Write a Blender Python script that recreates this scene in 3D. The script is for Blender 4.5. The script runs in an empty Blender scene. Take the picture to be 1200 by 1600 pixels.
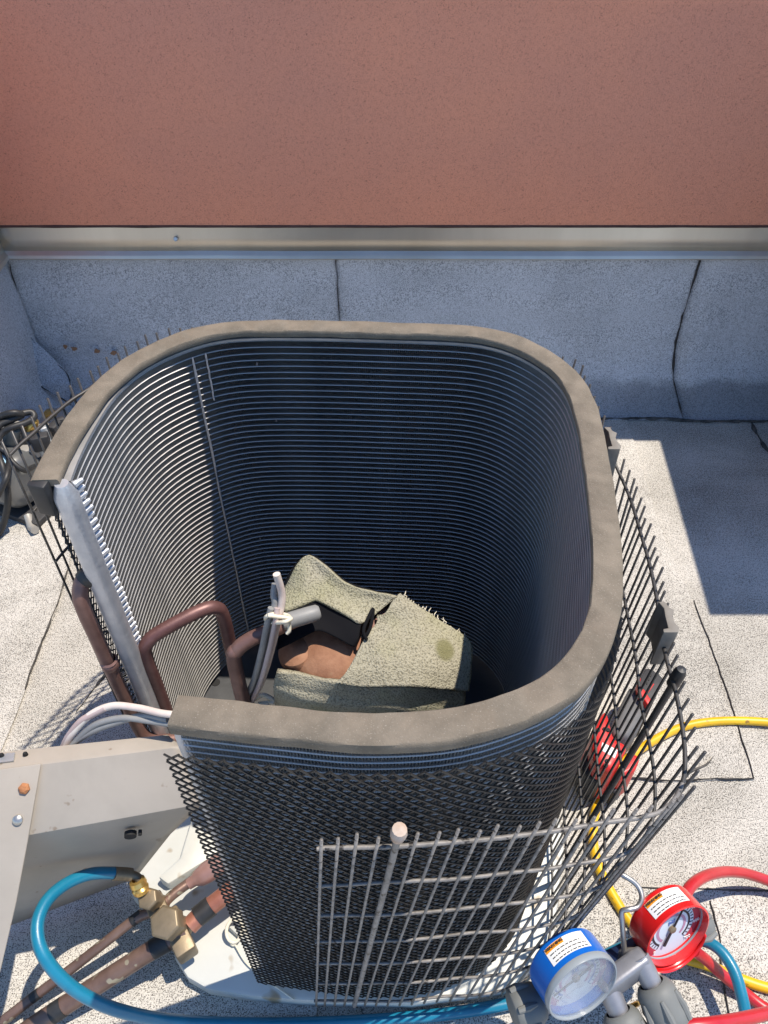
import bpy, bmesh, math, random
from mathutils import Vector, Matrix, noise
random.seed(7)
SC = bpy.context.scene
COL = SC.collection
K = 0.65                      # metres per modelling unit (the roof is z = 0)
H = 1.6                       # height of the lens above the roof, modelling units
PITCH = math.radians(44.6)    # downward tilt of the lens

# ------------------------------------------------------------------ camera
cd = bpy.data.cameras.new('camera'); cd.sensor_fit = 'HORIZONTAL'; cd.sensor_width = 36; cd.lens = 36
cd.clip_start = 0.02; cd.clip_end = 500
cam = bpy.data.objects.new('camera', cd); COL.objects.link(cam)
cam.location = (0, 0, H*K); cam.rotation_euler = (math.pi/2 - PITCH, 0, 0)
SC.camera = cam

# ------------------------------------------------------------------ light
AZ, EL = math.radians(18), math.radians(70)       # sun azimuth from +X towards +Y, elevation
w = bpy.data.worlds.new('World'); SC.world = w; w.use_nodes = True
nt = w.node_tree; bg = nt.nodes['Background']
sky = nt.nodes.new('ShaderNodeTexSky'); sky.sky_type = 'NISHITA'; sky.sun_disc = False
sky.sun_elevation = EL; sky.sun_rotation = math.pi/2 - AZ
sky.air_density = 1.0; sky.dust_density = 0.0; sky.ozone_density = 6.0
nt.links.new(sky.outputs[0], bg.inputs[0]); bg.inputs[1].default_value = 0.15
sl = bpy.data.lights.new('sun', 'SUN'); sl.energy = 4.0; sl.angle = math.radians(0.53); sl.color = (1.0, 0.91, 0.79)
so = bpy.data.objects.new('sun', sl); COL.objects.link(so)
sd = Vector((math.cos(EL)*math.cos(AZ), math.cos(EL)*math.sin(AZ), math.sin(EL)))
so.rotation_euler = sd.to_track_quat('Z', 'Y').to_euler(); so.location = (3, 1, 8)
SC.view_settings.view_transform = 'Standard'; SC.view_settings.look = 'None'
SC.view_settings.exposure = 0.58; SC.view_settings.gamma = 1.0
SC.view_settings.use_curve_mapping = False

# ------------------------------------------------------------------ helpers
def P(u, v, z):
    """the point at height z that lies under photograph position (u, v), modelling units"""
    dx = (u-600)/1200; dy = (800-v)/1200
    d = Vector((dx, math.cos(PITCH)+dy*math.sin(PITCH), -math.sin(PITCH)+dy*math.cos(PITCH)))
    return d*((z-H)/d.z) + Vector((0, 0, H))
def PP(*l): return [P(*q) for q in l]
def PY(u, v, y):
    """the same on the upright plane Y = y"""
    dx = (u-600)/1200; dy = (800-v)/1200
    d = Vector((dx, math.cos(PITCH)+dy*math.sin(PITCH), -math.sin(PITCH)+dy*math.cos(PITCH)))
    return d*(y/d.y) + Vector((0, 0, H))

class MB:
    def __init__(s): s.v = []; s.f = []
    def add(s, vs, fs):
        o = len(s.v); s.v += [Vector(q) for q in vs]; s.f += [tuple(i+o for i in f) for f in fs]; return s
    def box(s, c, size, M=None):
        c = Vector(c); x, y, z = [q/2 for q in size]
        vs = [Vector((a*x, b*y, d*z)) for a in (-1, 1) for b in (-1, 1) for d in (-1, 1)]
        if M is not None: vs = [M @ q for q in vs]
        return s.add([q+c for q in vs], [(0,1,3,2),(4,6,7,5),(0,4,5,1),(2,3,7,6),(0,2,6,4),(1,5,7,3)])
    def tube(s, pts, r, n=10, caps=True):
        pts = [Vector(p) for p in pts]; m = len(pts)
        rs = r if isinstance(r, (list, tuple)) else [r]*m
        t = [(pts[min(i+1, m-1)]-pts[max(i-1, 0)]).normalized() for i in range(m)]
        a = t[0].orthogonal().normalized(); vs = []; fs = []
        for i in range(m):
            a = (a - t[i]*a.dot(t[i]))
            a = a.normalized() if a.length > 1e-6 else t[i].orthogonal().normalized()
            b = t[i].cross(a)
            for k in range(n):
                q = 2*math.pi*k/n; vs.append(pts[i]+(a*math.cos(q)+b*math.sin(q))*rs[i])
        for i in range(m-1):
            for k in range(n):
                fs.append((i*n+k, i*n+(k+1) % n, (i+1)*n+(k+1) % n, (i+1)*n+k))
        if caps: fs += [tuple(range(n))[::-1], tuple(range((m-1)*n, m*n))]
        return s.add(vs, fs)
    def lathe(s, prof, o, ax, n=32, x=None):
        """prof: (radius, height along ax)"""
        ax = Vector(ax).normalized(); a = (x or ax.orthogonal()).normalized(); b = ax.cross(a); o = Vector(o)
        vs = []; fs = []; m = len(prof)
        for r, h in prof:
            for k in range(n):
                q = 2*math.pi*k/n; vs.append(o+ax*h+(a*math.cos(q)+b*math.sin(q))*max(r, 1e-5))
        for i in range(m-1):
            for k in range(n): fs.append((i*n+k, i*n+(k+1) % n, (i+1)*n+(k+1) % n, (i+1)*n+k))
        return s.add(vs, fs)
    def prism(s, pts, off):
        """a closed outline swept by the vector off"""
        pts = [Vector(p) for p in pts]; off = Vector(off); n = len(pts)
        fs = [tuple(range(n)), tuple(range(n, 2*n))[::-1]]
        fs += [(i, i+n, (i+1) % n+n, (i+1) % n) for i in range(n)]
        return s.add(pts+[p+off for p in pts], fs)
    def grid(s, rows):
        m = len(rows); n = len(rows[0])
        return s.add([p for r in rows for p in r],
                     [(i*n+j, i*n+j+1, (i+1)*n+j+1, (i+1)*n+j) for i in range(m-1) for j in range(n-1)])

ORG = {}
def empty(name, loc):
    o = bpy.data.objects.new(name, None); COL.objects.link(o); o.empty_display_size = .03
    loc = Vector(loc); o.location = loc*K; ORG[o] = loc; return o
def link(name, me, parent=None, org=None):
    o = bpy.data.objects.new(name, me); COL.objects.link(o)
    if parent is not None: o.parent = parent; ORG[o] = ORG[parent]
    else: ORG[o] = org; o.location = org*K
    return o
def build(mb, name, mat, parent=None, smooth=False, bevel=0, seg=2, thick=0, sharp=40, sub=0):
    if parent is None:
        lo = [min(q[i] for q in mb.v) for i in range(3)]; hi = [max(q[i] for q in mb.v) for i in range(3)]
        org = Vector(((lo[0]+hi[0])/2, (lo[1]+hi[1])/2, lo[2]))
    else: org = ORG[parent]
    me = bpy.data.meshes.new(name)
    me.from_pydata([tuple((q-org)*K) for q in mb.v], [], mb.f); me.update()
    bm = bmesh.new(); bm.from_mesh(me); bmesh.ops.recalc_face_normals(bm, faces=bm.faces)
    if bevel:
        es = [e for e in bm.edges if len(e.link_faces) == 2 and e.calc_face_angle(0) > math.radians(28)]
        try: bmesh.ops.bevel(bm, geom=es, offset=bevel*K, segments=seg, affect='EDGES', profile=.5, clamp_overlap=True)
        except Exception as ex: print('bevel', ex)
    bm.to_mesh(me); bm.free()
    me.materials.append(mat)
    o = link(name, me, parent, org)
    if thick:
        m = o.modifiers.new('t', 'SOLIDIFY'); m.thickness = thick*K; m.offset = -1
    if sub:
        m = o.modifiers.new('s', 'SUBSURF'); m.levels = sub; m.render_levels = sub
    if smooth or bevel:
        me.polygons.foreach_set('use_smooth', [True]*len(me.polygons))
        try: me.set_sharp_from_angle(angle=math.radians(sharp))
        except Exception: pass
    return o
def tag(o, label, cat=None, group=None, kind=None):
    if label: o['label'] = label
    if cat: o['category'] = cat
    if group: o['group'] = group
    if kind: o['kind'] = kind
    return o
def crom(pts, n=8, closed=False):
    pts = [Vector(p) for p in pts]; out = []; m = len(pts)
    for i in range(m-1):
        p0 = pts[i-1] if i else pts[0]*2-pts[1]; p1 = pts[i]; p2 = pts[i+1]
        p3 = pts[i+2] if i+2 < m else pts[-1]*2-pts[-2]
        for k in range(n):
            t = k/n
            out.append(.5*((2*p1)+(p2-p0)*t+(2*p0-5*p1+4*p2-p3)*t*t+(3*p1-p0-3*p2+p3)*t**3))
    out.append(pts[-1]); return out
def resample(pts, step=None, n=None):
    L = [0]
    for a, b in zip(pts, pts[1:]): L.append(L[-1]+(b-a).length)
    n = n or max(2, int(L[-1]/step)+1); out = []; j = 0
    for i in range(n):
        s = L[-1]*i/(n-1)
        while j < len(pts)-2 and L[j+1] < s: j += 1
        d = L[j+1]-L[j]; t = (s-L[j])/d if d > 1e-9 else 0
        out.append(pts[j].lerp(pts[j+1], min(max(t, 0), 1)))
    return out
def cable(name, pts, r, mat, parent=None, n=10, k=8):
    return build(MB().tube(crom(pts, k), r, n), name, mat, parent, smooth=True, sharp=60)
def text(name, body, size, o, x, y, mat, parent, extrude=0.0006):
    c = bpy.data.curves.new(name, 'FONT'); c.body = body; c.size = size*K; c.align_x = 'CENTER'; c.align_y = 'CENTER'; c.extrude = extrude*K; c.resolution_u = 2
    t = bpy.data.objects.new(name, c); COL.objects.link(t)
    bpy.context.view_layer.update()
    me = bpy.data.meshes.new_from_object(t.evaluated_get(bpy.context.evaluated_depsgraph_get()))
    bpy.data.objects.remove(t)
    x = Vector(x).normalized(); y = Vector(y).normalized(); z = x.cross(y)
    M = Matrix((x, y, z)).transposed()
    me.transform(M.to_4x4()); me.transform(Matrix.Translation((Vector(o)-ORG[parent])*K))
    me.materials.clear(); me.materials.append(mat)
    return link(name, me, parent)

# ------------------------------------------------------------------ materials
def nodes(m): return m.node_tree.nodes, m.node_tree.links
def ramp(ns, stops):
    r = ns.new('ShaderNodeValToRGB'); e = r.color_ramp.elements
    while len(e) < len(stops): e.new(.5)
    for i, (p, c) in enumerate(stops):
        e[i].position = p; e[i].color = (*c, 1) if len(c) == 3 else c
    return r
def noise_tex(ns, ls, co, scale, detail=4, rough=.55, dist=0):
    n = ns.new('ShaderNodeTexNoise'); n.inputs['Scale'].default_value = scale; n.inputs['Detail'].default_value = detail
    n.inputs['Roughness'].default_value = rough; n.inputs['Distortion'].default_value = dist
    ls.new(co, n.inputs['Vector']); return n
def mat(name, c, c2=None, vscale=20, lo=.35, hi=.65, rough=.6, metal=0, bump=0, bscale=200, bdetail=3, coat=0, spec=.5,
        specks=None, sscale=300, slo=.3, shi=.4, stretch=None, bdist=.001, trans=0, alpha=1):
    m = bpy.data.materials.new(name); m.use_nodes = True; ns, ls = nodes(m)
    b = ns['Principled BSDF']; b.inputs['Roughness'].default_value = rough; b.inputs['Metallic'].default_value = metal
    b.inputs['Coat Weight'].default_value = coat; b.inputs['Specular IOR Level'].default_value = spec
    b.inputs['Transmission Weight'].default_value = trans; b.inputs['Alpha'].default_value = alpha
    b.inputs['Base Color'].default_value = (*c, 1)
    tc = ns.new('ShaderNodeTexCoord'); co = tc.outputs['Object']
    if stretch:
        mp = ns.new('ShaderNodeMapping'); mp.inputs['Scale'].default_value = stretch; ls.new(co, mp.inputs['Vector']); co = mp.outputs[0]
    out = None
    if c2:
        n = noise_tex(ns, ls, co, vscale, 6, .6, .3); r = ramp(ns, [(lo, c), (hi, c2)]); ls.new(n.outputs['Fac'], r.inputs[0]); out = r.outputs[0]
    if specks:
        n = noise_tex(ns, ls, co, sscale, 2, .5); r = ramp(ns, [(slo, (1, 1, 1)), (shi, (0, 0, 0))]); ls.new(n.outputs['Fac'], r.inputs[0])
        mx = ns.new('ShaderNodeMix'); mx.data_type = 'RGBA'; ls.new(r.outputs[0], mx.inputs[0])
        if out: ls.new(out, mx.inputs[6])
        else: mx.inputs[6].default_value = (*c, 1)
        mx.inputs[7].default_value = (*specks, 1); out = mx.outputs[2]
    if out: ls.new(out, b.inputs['Base Color'])
    if bump:
        n = noise_tex(ns, ls, co, bscale, bdetail, .6); bp = ns.new('ShaderNodeBump'); bp.inputs['Strength'].default_value = bump
        bp.inputs['Distance'].default_value = bdist; ls.new(n.outputs['Fac'], bp.inputs['Height']); ls.new(bp.outputs[0], b.inputs['Normal'])
    return m
def membrane_mat(name, wh, dk, grain, stain=.25, lo=.40, hi=.50):
    """mineral-surfaced cap sheet: pale granules, dark gaps between them, large soft stains"""
    m = bpy.data.materials.new(name); m.use_nodes = True; ns, ls = nodes(m); b = ns['Principled BSDF']
    b.inputs['Roughness'].default_value = .9; b.inputs['Specular IOR Level'].default_value = .25
    g = ns.new('ShaderNodeNewGeometry'); co = g.outputs['Position']
    n1 = noise_tex(ns, ls, co, grain, 2.5, .6); n2 = noise_tex(ns, ls, co, 5, 6, .6, .4); n3 = noise_tex(ns, ls, co, grain*.33, 2, .5)
    ad = ns.new('ShaderNodeMath'); ad.operation = 'MULTIPLY_ADD'; ls.new(n3.outputs['Fac'], ad.inputs[0]); ad.inputs[1].default_value = .22; ls.new(n1.outputs['Fac'], ad.inputs[2])
    a2 = ns.new('ShaderNodeMath'); a2.operation = 'MULTIPLY_ADD'; ls.new(n2.outputs['Fac'], a2.inputs[0]); a2.inputs[1].default_value = .16; ls.new(ad.outputs[0], a2.inputs[2])
    r = ramp(ns, [(lo+.19, dk), (hi+.19, wh), (.92, tuple(min(1, q*1.12) for q in wh))]); ls.new(a2.outputs[0], r.inputs[0])
    r2 = ramp(ns, [(.32, (1-stain, 1-stain, 1-stain*1.1)), (.62, (1, 1, 1))]); ls.new(n2.outputs['Fac'], r2.inputs[0])
    mx = ns.new('ShaderNodeMix'); mx.data_type = 'RGBA'; mx.blend_type = 'MULTIPLY'; mx.inputs[0].default_value = 1
    ls.new(r.outputs[0], mx.inputs[6]); ls.new(r2.outputs[0], mx.inputs[7]); ls.new(mx.outputs[2], b.inputs['Base Color'])
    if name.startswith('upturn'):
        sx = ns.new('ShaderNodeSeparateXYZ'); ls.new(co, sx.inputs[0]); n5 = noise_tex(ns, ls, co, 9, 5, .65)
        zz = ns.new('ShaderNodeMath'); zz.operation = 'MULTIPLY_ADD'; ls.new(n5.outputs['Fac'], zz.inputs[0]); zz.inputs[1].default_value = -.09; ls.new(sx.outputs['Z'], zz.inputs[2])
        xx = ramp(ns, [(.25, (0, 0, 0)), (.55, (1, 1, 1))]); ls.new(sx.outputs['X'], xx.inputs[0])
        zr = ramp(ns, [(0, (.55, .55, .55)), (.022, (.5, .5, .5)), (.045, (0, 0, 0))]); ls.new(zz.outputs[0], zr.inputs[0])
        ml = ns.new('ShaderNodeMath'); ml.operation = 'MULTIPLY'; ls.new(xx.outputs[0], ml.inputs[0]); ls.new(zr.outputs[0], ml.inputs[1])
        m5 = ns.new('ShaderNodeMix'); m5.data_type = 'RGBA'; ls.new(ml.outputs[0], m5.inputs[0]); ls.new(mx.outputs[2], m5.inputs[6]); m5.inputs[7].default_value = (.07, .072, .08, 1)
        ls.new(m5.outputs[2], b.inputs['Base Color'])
    bp = ns.new('ShaderNodeBump'); bp.inputs['Strength'].default_value = .7; bp.inputs['Distance'].default_value = .0012
    ls.new(n1.outputs['Fac'], bp.inputs['Height']); ls.new(bp.outputs[0], b.inputs['Normal'])
    return m
M = {}
M['roof'] = membrane_mat('roof_granules', (.55, .52, .465), (.10, .092, .084), 640, .22, .385, .51)
M['sheet'] = membrane_mat('cap_sheet_granules', (.57, .54, .485), (.105, .097, .088), 640, .18, .385, .51)
M['upturn'] = membrane_mat('upturn_granules', (.55, .575, .62), (.22, .235, .26), 600, .08, .375, .53)  # blue cast of the shade is tinted into the granule colour
M['bitumen'] = mat('bitumen', (.012, .012, .013), (.035, .033, .03), 120, rough=.7, bump=.5, bscale=300)
M['seam'] = mat('lap_edge_shadow', (.03, .028, .026), (.11, .10, .09), 60, rough=.9, bump=.4)  # seam shadow along the laps is put into this bead colour
def stucco():
    m = bpy.data.materials.new('stucco'); m.use_nodes = True; ns, ls = nodes(m); b = ns['Principled BSDF']
    b.inputs['Roughness'].default_value = .92; b.inputs['Specular IOR Level'].default_value = .2
    g = ns.new('ShaderNodeNewGeometry'); co = g.outputs['Position']
    n1 = noise_tex(ns, ls, co, 420, 4, .65, 1.6); n2 = noise_tex(ns, ls, co, 3.0, 5, .6)
    r = ramp(ns, [(.34, (.40, .15, .095)), (.45, (.78, .335, .215)), (.8, (.84, .38, .25))]); ls.new(n1.outputs['Fac'], r.inputs[0])
    r2 = ramp(ns, [(.3, (.88, .89, .93)), (.7, (1.03, .99, .95))]); ls.new(n2.outputs['Fac'], r2.inputs[0])
    mx = ns.new('ShaderNodeMix'); mx.data_type = 'RGBA'; mx.blend_type = 'MULTIPLY'; mx.inputs[0].default_value = 1
    ls.new(r.outputs[0], mx.inputs[6]); ls.new(r2.outputs[0], mx.inputs[7]); ls.new(mx.outputs[2], b.inputs['Base Color'])
    bp = ns.new('ShaderNodeBump'); bp.inputs['Strength'].default_value = .8; bp.inputs['Distance'].default_value = .0016
    ls.new(n1.outputs['Fac'], bp.inputs['Height']); ls.new(bp.outputs[0], b.inputs['Normal']); return m
M['stucco'] = stucco()
M['galv'] = mat('galvanised_flashing', (.50, .445, .37), (.66, .60, .51), 5, .3, .7, rough=.42, metal=.8, bump=.10, bscale=22, stretch=(1, 1, .12))
M['foam'] = mat('weathered_foam', (.155, .131, .10), (.215, .18, .137), 45, rough=.95, bump=.5, bscale=700, specks=(.27, .235, .19), sscale=900, slo=.30, shi=.37, spec=.1)
M['tube'] = mat('aluminium_tube', (.36, .35, .335), (.47, .455, .435), 30, rough=.48, metal=.45)
M['fin'] = mat('aluminium_fin', (.34, .325, .30), (.43, .41, .38), 25, rough=.6, metal=.1)
M['header'] = mat('silver_header', (.50, .51, .53), (.60, .60, .61), 60, rough=.42, metal=.55, bump=.35, bscale=120, bdist=.002)
M['wire'] = mat('black_vinyl_wire', (.035, .033, .031), (.065, .06, .056), 60, rough=.4, spec=.5)
M['wire_pale'] = mat('pale_vinyl_wire', (.13, .12, .11), (.26, .245, .23), 90, rough=.45, spec=.5, specks=(.03, .026, .024), sscale=140, slo=.33, shi=.39, bump=.2, bscale=300)
M['mesh'] = mat('expanded_steel', (.012, .0115, .012), (.026, .024, .022), 80, rough=.5, spec=.5)
M['clip'] = mat('grey_plastic_clip', (.17, .15, .125), (.22, .2, .17), 60, rough=.7)
M['pan'] = mat('painted_pan', (.50, .505, .465), (.57, .575, .53), 8, rough=.45, specks=(.30, .23, .14), sscale=30, slo=.29, shi=.36)
M['pan_dark'] = mat('dark_pan', (.035, .037, .04), (.07, .072, .075), 14, rough=.55)  # dark tone of the plate over the pan inside the coil
M['copper'] = mat('aged_copper', (.16, .085, .07), (.25, .14, .115), 35, rough=.45, metal=.35, bump=.15, bscale=150)
M['copper_dark'] = mat('oxide_copper', (.12, .055, .052), (.19, .095, .085), 35, rough=.45, metal=.3, bump=.15, bscale=150)
M['copper_red'] = mat('bright_copper', (.34, .13, .085), (.42, .19, .13), 45, rough=.4, metal=.4, bump=.2, bscale=160)
M['copper_pink'] = mat('drier_copper', (.36, .20, .165), (.44, .26, .215), 25, rough=.42, metal=.35)
M['copper_line'] = mat('line_set_copper', (.155, .095, .075), (.24, .155, .12), 30, rough=.42, metal=.4, specks=(.36, .31, .22), sscale=60, slo=.33, shi=.37, bump=.2)
M['brass_old'] = mat('dull_brass', (.21, .165, .105), (.29, .225, .145), 40, rough=.48, metal=.5, bump=.2, bscale=120)
M['brass'] = mat('bright_brass', (.62, .38, .10), (.72, .47, .15), 60, rough=.3, metal=.8, bump=.1)
M['rust'] = mat('rust', (.30, .115, .045), (.50, .22, .09), 90, rough=.85, bump=.7, bscale=250)
M['shell'] = mat('rusty_compressor_shell', (.22, .095, .05), (.37, .19, .11), 34, rough=.8, bump=.5, bscale=260, specks=(.42, .30, .17), sscale=30, slo=.3, shi=.36)
M['shell_black'] = mat('black_shell', (.014, .014, .016), rough=.5)
def pile():
    m = bpy.data.materials.new('pebbled_blanket'); m.use_nodes = True; ns, ls = nodes(m); b = ns['Principled BSDF']
    b.inputs['Roughness'].default_value = .95; b.inputs['Specular IOR Level'].default_value = .1
    tc = ns.new('ShaderNodeTexCoord'); co = tc.outputs['Object']
    v = noise_tex(ns, ls, co, 520, 1.0, .4, .5)
    r = ramp(ns, [(.32, (.20, .185, .135)), (.45, (.34, .315, .235)), (.60, (.39, .365, .275))]); ls.new(v.outputs['Fac'], r.inputs[0])
    n2 = noise_tex(ns, ls, co, 14, 4); r2 = ramp(ns, [(.36, (.90, .92, .80)), (.55, (1, 1, 1))]); ls.new(n2.outputs['Fac'], r2.inputs[0])
    mx = ns.new('ShaderNodeMix'); mx.data_type = 'RGBA'; mx.blend_type = 'MULTIPLY'; mx.inputs[0].default_value = 1
    ls.new(r.outputs[0], mx.inputs[6]); ls.new(r2.outputs[0], mx.inputs[7]); ls.new(mx.outputs[2], b.inputs['Base Color'])
    # a rubbed olive patch on the flap
    c_ = (P(690, 1018, .53)-P(580, 1080, .08))*K
    vm = ns.new('ShaderNodeVectorMath'); vm.operation = 'DISTANCE'; vm.inputs[1].default_value = c_
    wob = ns.new('ShaderNodeMix'); wob.data_type = 'VECTOR'; wob.inputs[0].default_value = .06; n9 = noise_tex(ns, ls, co, 60, 2)
    ls.new(co, wob.inputs[4]); ls.new(n9.outputs['Color'], wob.inputs[5]); ls.new(co, vm.inputs[0])
    r9 = ramp(ns, [(.0, (1, 1, 1)), (.0115, (1, 1, 1)), (.0145, (0, 0, 0))]); ls.new(vm.outputs['Value'], r9.inputs[0])
    m9 = ns.new('ShaderNodeMix'); m9.data_type = 'RGBA'; ls.new(r9.outputs[0], m9.inputs[0]); ls.new(mx.outputs[2], m9.inputs[6]); m9.inputs[7].default_value = (.20, .19, .10, 1)
    ls.new(m9.outputs[2], b.inputs['Base Color'])
    bp = ns.new('ShaderNodeBump'); bp.inputs['Strength'].default_value = .8; bp.inputs['Distance'].default_value = .002
    ls.new(v.outputs['Fac'], bp.inputs['Height']); ls.new(bp.outputs[0], b.inputs['Normal']); return m
M['pile'] = pile()
M['vinyl'] = mat('black_lining', (.008, .008, .010), rough=.85, spec=.15)
M['tan'] = mat('tan_painted_steel', (.315, .28, .232), (.385, .34, .285), 9, rough=.45, specks=(.24, .19, .14), sscale=70, slo=.26, shi=.31, bump=.06, bscale=40)
M['galv_plain'] = mat('galvanised_strip', (.45, .48, .5), (.55, .57, .58), 40, rough=.4, metal=.6)
M['steel'] = mat('screw_steel', (.42, .41, .38), (.5, .48, .45), 60, rough=.35, metal=.8)
M['dark'] = mat('dark_opening', (.01, .01, .01), rough=.8)
M['white_ins'] = mat('cream_insulation', (.72, .66, .58), (.62, .5, .44), 25, rough=.5)
M['pink_ins'] = mat('pink_grey_insulation', (.45, .33, .30), (.5, .42, .40), 25, rough=.5)
M['grey_ins'] = mat('grey_insulation', (.20, .20, .20), (.27, .27, .26), 25, rough=.5)
M['black_ins'] = mat('black_rubber', (.015, .015, .016), (.03, .03, .03), 60, rough=.5)
M['string'] = mat('cream_string', (.70, .63, .48), (.78, .72, .58), 120, rough=.9)
M['hose_blue'] = mat('blue_hose_rubber', (.006, .15, .25), (.010, .19, .30), 30, rough=.35, bump=.1, bscale=600, coat=.2)
M['hose_yel'] = mat('yellow_hose_rubber', (.66, .37, .006), (.76, .47, .01), 30, rough=.42, coat=.1, specks=(.30, .17, .02), sscale=90, slo=.27, shi=.33)
M['hose_red'] = mat('red_hose_rubber', (.42, .010, .016), (.50, .018, .024), 30, rough=.35, coat=.2)
M['g_blue'] = mat('blue_gauge_paint', (.004, .125, .52), rough=.35, coat=.4)
M['g_red'] = mat('red_gauge_paint', (.66, .012, .012), rough=.3, coat=.5)
M['dial'] = mat('dial_paper', (.62, .68, .74), rough=.7)
M['dial_dark'] = mat('dial_ink', (.02, .02, .025), rough=.6)
M['dial_red'] = mat('dial_red_band', (.42, .035, .06), rough=.6)
M['dial_rose'] = mat('dial_rose_band', (.45, .24, .34), rough=.6)
M['dial_blue'] = mat('dial_blue_band', (.10, .16, .42), rough=.6)
M['lens'] = mat('clouded_lens', (.75, .8, .82), rough=.22, trans=.7, alpha=.38, spec=.6)
M['bezel'] = mat('grey_clear_bezel', (.27, .30, .32), rough=.25, spec=.6)
M['sticker'] = mat('white_sticker', (.80, .80, .78), rough=.5)
M['orange'] = mat('orange_print', (.85, .30, .01), rough=.5)
M['ink'] = mat('sticker_ink', (.05, .05, .05), rough=.6)
M['alloy'] = mat('manifold_alloy', (.27, .27, .285), (.33, .33, .345), 50, rough=.5, metal=.6, bump=.1, bscale=300)
M['navy'] = mat('navy_anodised', (.012, .025, .075), rough=.35, metal=.3)
M['navy_text'] = mat('pale_blue_print', (.20, .32, .62), rough=.5)
M['knob'] = mat('grey_knob_rubber', (.15, .155, .145), (.18, .185, .175), 20, rough=.6)
M['yel'] = mat('yellow_cap', (.80, .40, .02), rough=.45)
M['tool_red'] = mat('tool_red_plastic', (.56, .022, .018), rough=.42, bump=.1, bscale=500)
M['tool_black'] = mat('tool_black_rubber', (.022, .022, .024), (.035, .035, .037), 60, rough=.6)
M['tool_grey'] = mat('tool_grey_grip', (.10, .10, .10), (.13, .13, .13), 60, rough=.65)
M['pump'] = mat('pump_grey_paint', (.15, .155, .155), (.2, .205, .205), 12, rough=.32, metal=.4)
M['pump_pale'] = mat('pump_pale_casting', (.33, .31, .28), (.42, .40, .36), 12, rough=.45, metal=.3)
M['label_blue'] = mat('pale_blue_label', (.42, .68, .90), rough=.5)
M['leaf'] = mat('dry_leaf', (.24, .12, .06), (.33, .19, .11), 60, rough=.9)
M['unit_paint'] = mat('unit_paint', (.42, .40, .36), rough=.5)

# ------------------------------------------------------------------ setting: roof
def rough_line(pts, step=.02, amp=.004, seed=0):
    q = resample([Vector(p) for p in pts], step); out = []
    for i, p in enumerate(q):
        d = noise.noise_vector(Vector((p.x*17+seed, p.y*17, seed*3.1)))+noise.noise_vector(Vector((p.x*60, p.y*60, seed)))*.5
        out.append(p+Vector((d.x, d.y, 0))*amp)
    return out
def ribbon(pts, wid, h, seed=0, up=Vector((0, 0, 1))):
    """an uneven bead of bitumen squeezed out along a lap"""
    mb = MB(); m = len(pts); rows = []
    for i, p in enumerate(pts):
        t = (pts[min(i+1, m-1)]-pts[max(i-1, 0)]).normalized(); s = t.cross(up).normalized()
        n = noise.noise(Vector((p.x*25+seed, p.y*25+p.z*25, seed*1.7)))
        wd = max(.01, .40+n*1.5)*wid
        if i in (0, m-1): wd *= .2
        rows.append([p-s*wd-up*.002, p-s*wd*.5+up*h, p+s*wd*.5+up*h, p+s*wd-up*.002])
    return mb.grid(rows)
g = 60
roof = tag(build(MB().add([(-g, -g, 0), (g, -g, 0), (g, 2.30, 0), (-g, 2.30, 0)], [(0, 1, 2, 3)]), 'roof', M['roof']), 'pale mineral-surfaced flat roof under everything', kind='structure')
def sheet(name, outline, z0, z1, m, parent, seed):
    pts = []
    for a, b in zip(outline, outline[1:]+outline[:1]): pts += rough_line([a, b], .03, .004, seed)[:-1]
    return build(MB().prism([Vector((p.x, p.y, z0)) for p in pts], (0, 0, z1-z0)), name, m, parent)
G = lambda u, v: P(u, v, 0)
rightedge = [G(1082, 940), G(1100, 985), G(1131, 1072), G(1160, 1160), G(1177, 1220)]
lowedge = [G(1177, 1220), G(1120, 1219), G(1060, 1222), G(960, 1215), G(800, 1215)]
sheet('membrane_sheet', [Vector((.82, 2.06, 0)), Vector((.80, 1.5, 0))]+rightedge+lowedge[1:]+[Vector((.05, .8, 0)), Vector((.05, 2.06, 0))], -.004, .005, M['sheet'], roof, 1)
sheet('membrane_sheet', [G(560, 1700), G(560, 1395), G(1000, 1388), G(1120, 1391), G(1260, 1395), Vector((2.5, .55, 0)), Vector((2.5, -3, 0)), Vector((0, -3, 0))], -.004, .0055, M['sheet'], roof, 2)
sheet('membrane_sheet', [G(108, 890), G(88, 955), G(62, 1015), G(40, 1080), Vector((-.86, .75, 0)), Vector((-2.5, .75, 0)), Vector((-2.5, 1.75, 0)), Vector((-.95, 1.72, 0))], -.004, .005, M['sheet'], roof, 3)
sheet('membrane_sheet', [G(172, 1050), G(122, 1115), G(60, 1180), Vector((-.9, .2, 0)), Vector((-.9, -2, 0)), Vector((-.2, -2, 0)), Vector((-.1, .9, 0))], -.004, .0095, M['sheet'], roof, 4)
def seam(pts, wid, parent, seed, h=.004, up=Vector((0, 0, 1))):
    return build(ribbon(rough_line(pts, .012, .003, seed) if up.z > .5 else pts, wid, h, seed, up), 'seam_bead', M['seam'], parent, smooth=True)
lift = lambda l, z=.006: [Vector((p.x, p.y, z)) for p in l]
seam(lift(rightedge), .0014, roof, 11); seam(lift(lowedge[:4]), .003, roof, 12)
seam(lift([G(1000, 1388), G(1060, 1389), G(1120, 1392), G(1240, 1395)]), .0028, roof, 13)
seam(lift([G(1108, 1408), G(1122, 1470), G(1130, 1535), G(1140, 1610)]), .003, roof, 14)
seam(lift([G(108, 890), G(88, 955), G(62, 1015), G(40, 1080)]), .0022, roof, 15)
seam(lift([G(172, 1050), G(150, 1078), G(122, 1115)], .009), .012, roof, 16)
seam(lift([G(1170, 655), G(1182, 680), G(1205, 715)], .004), .01, roof, 17)
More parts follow.
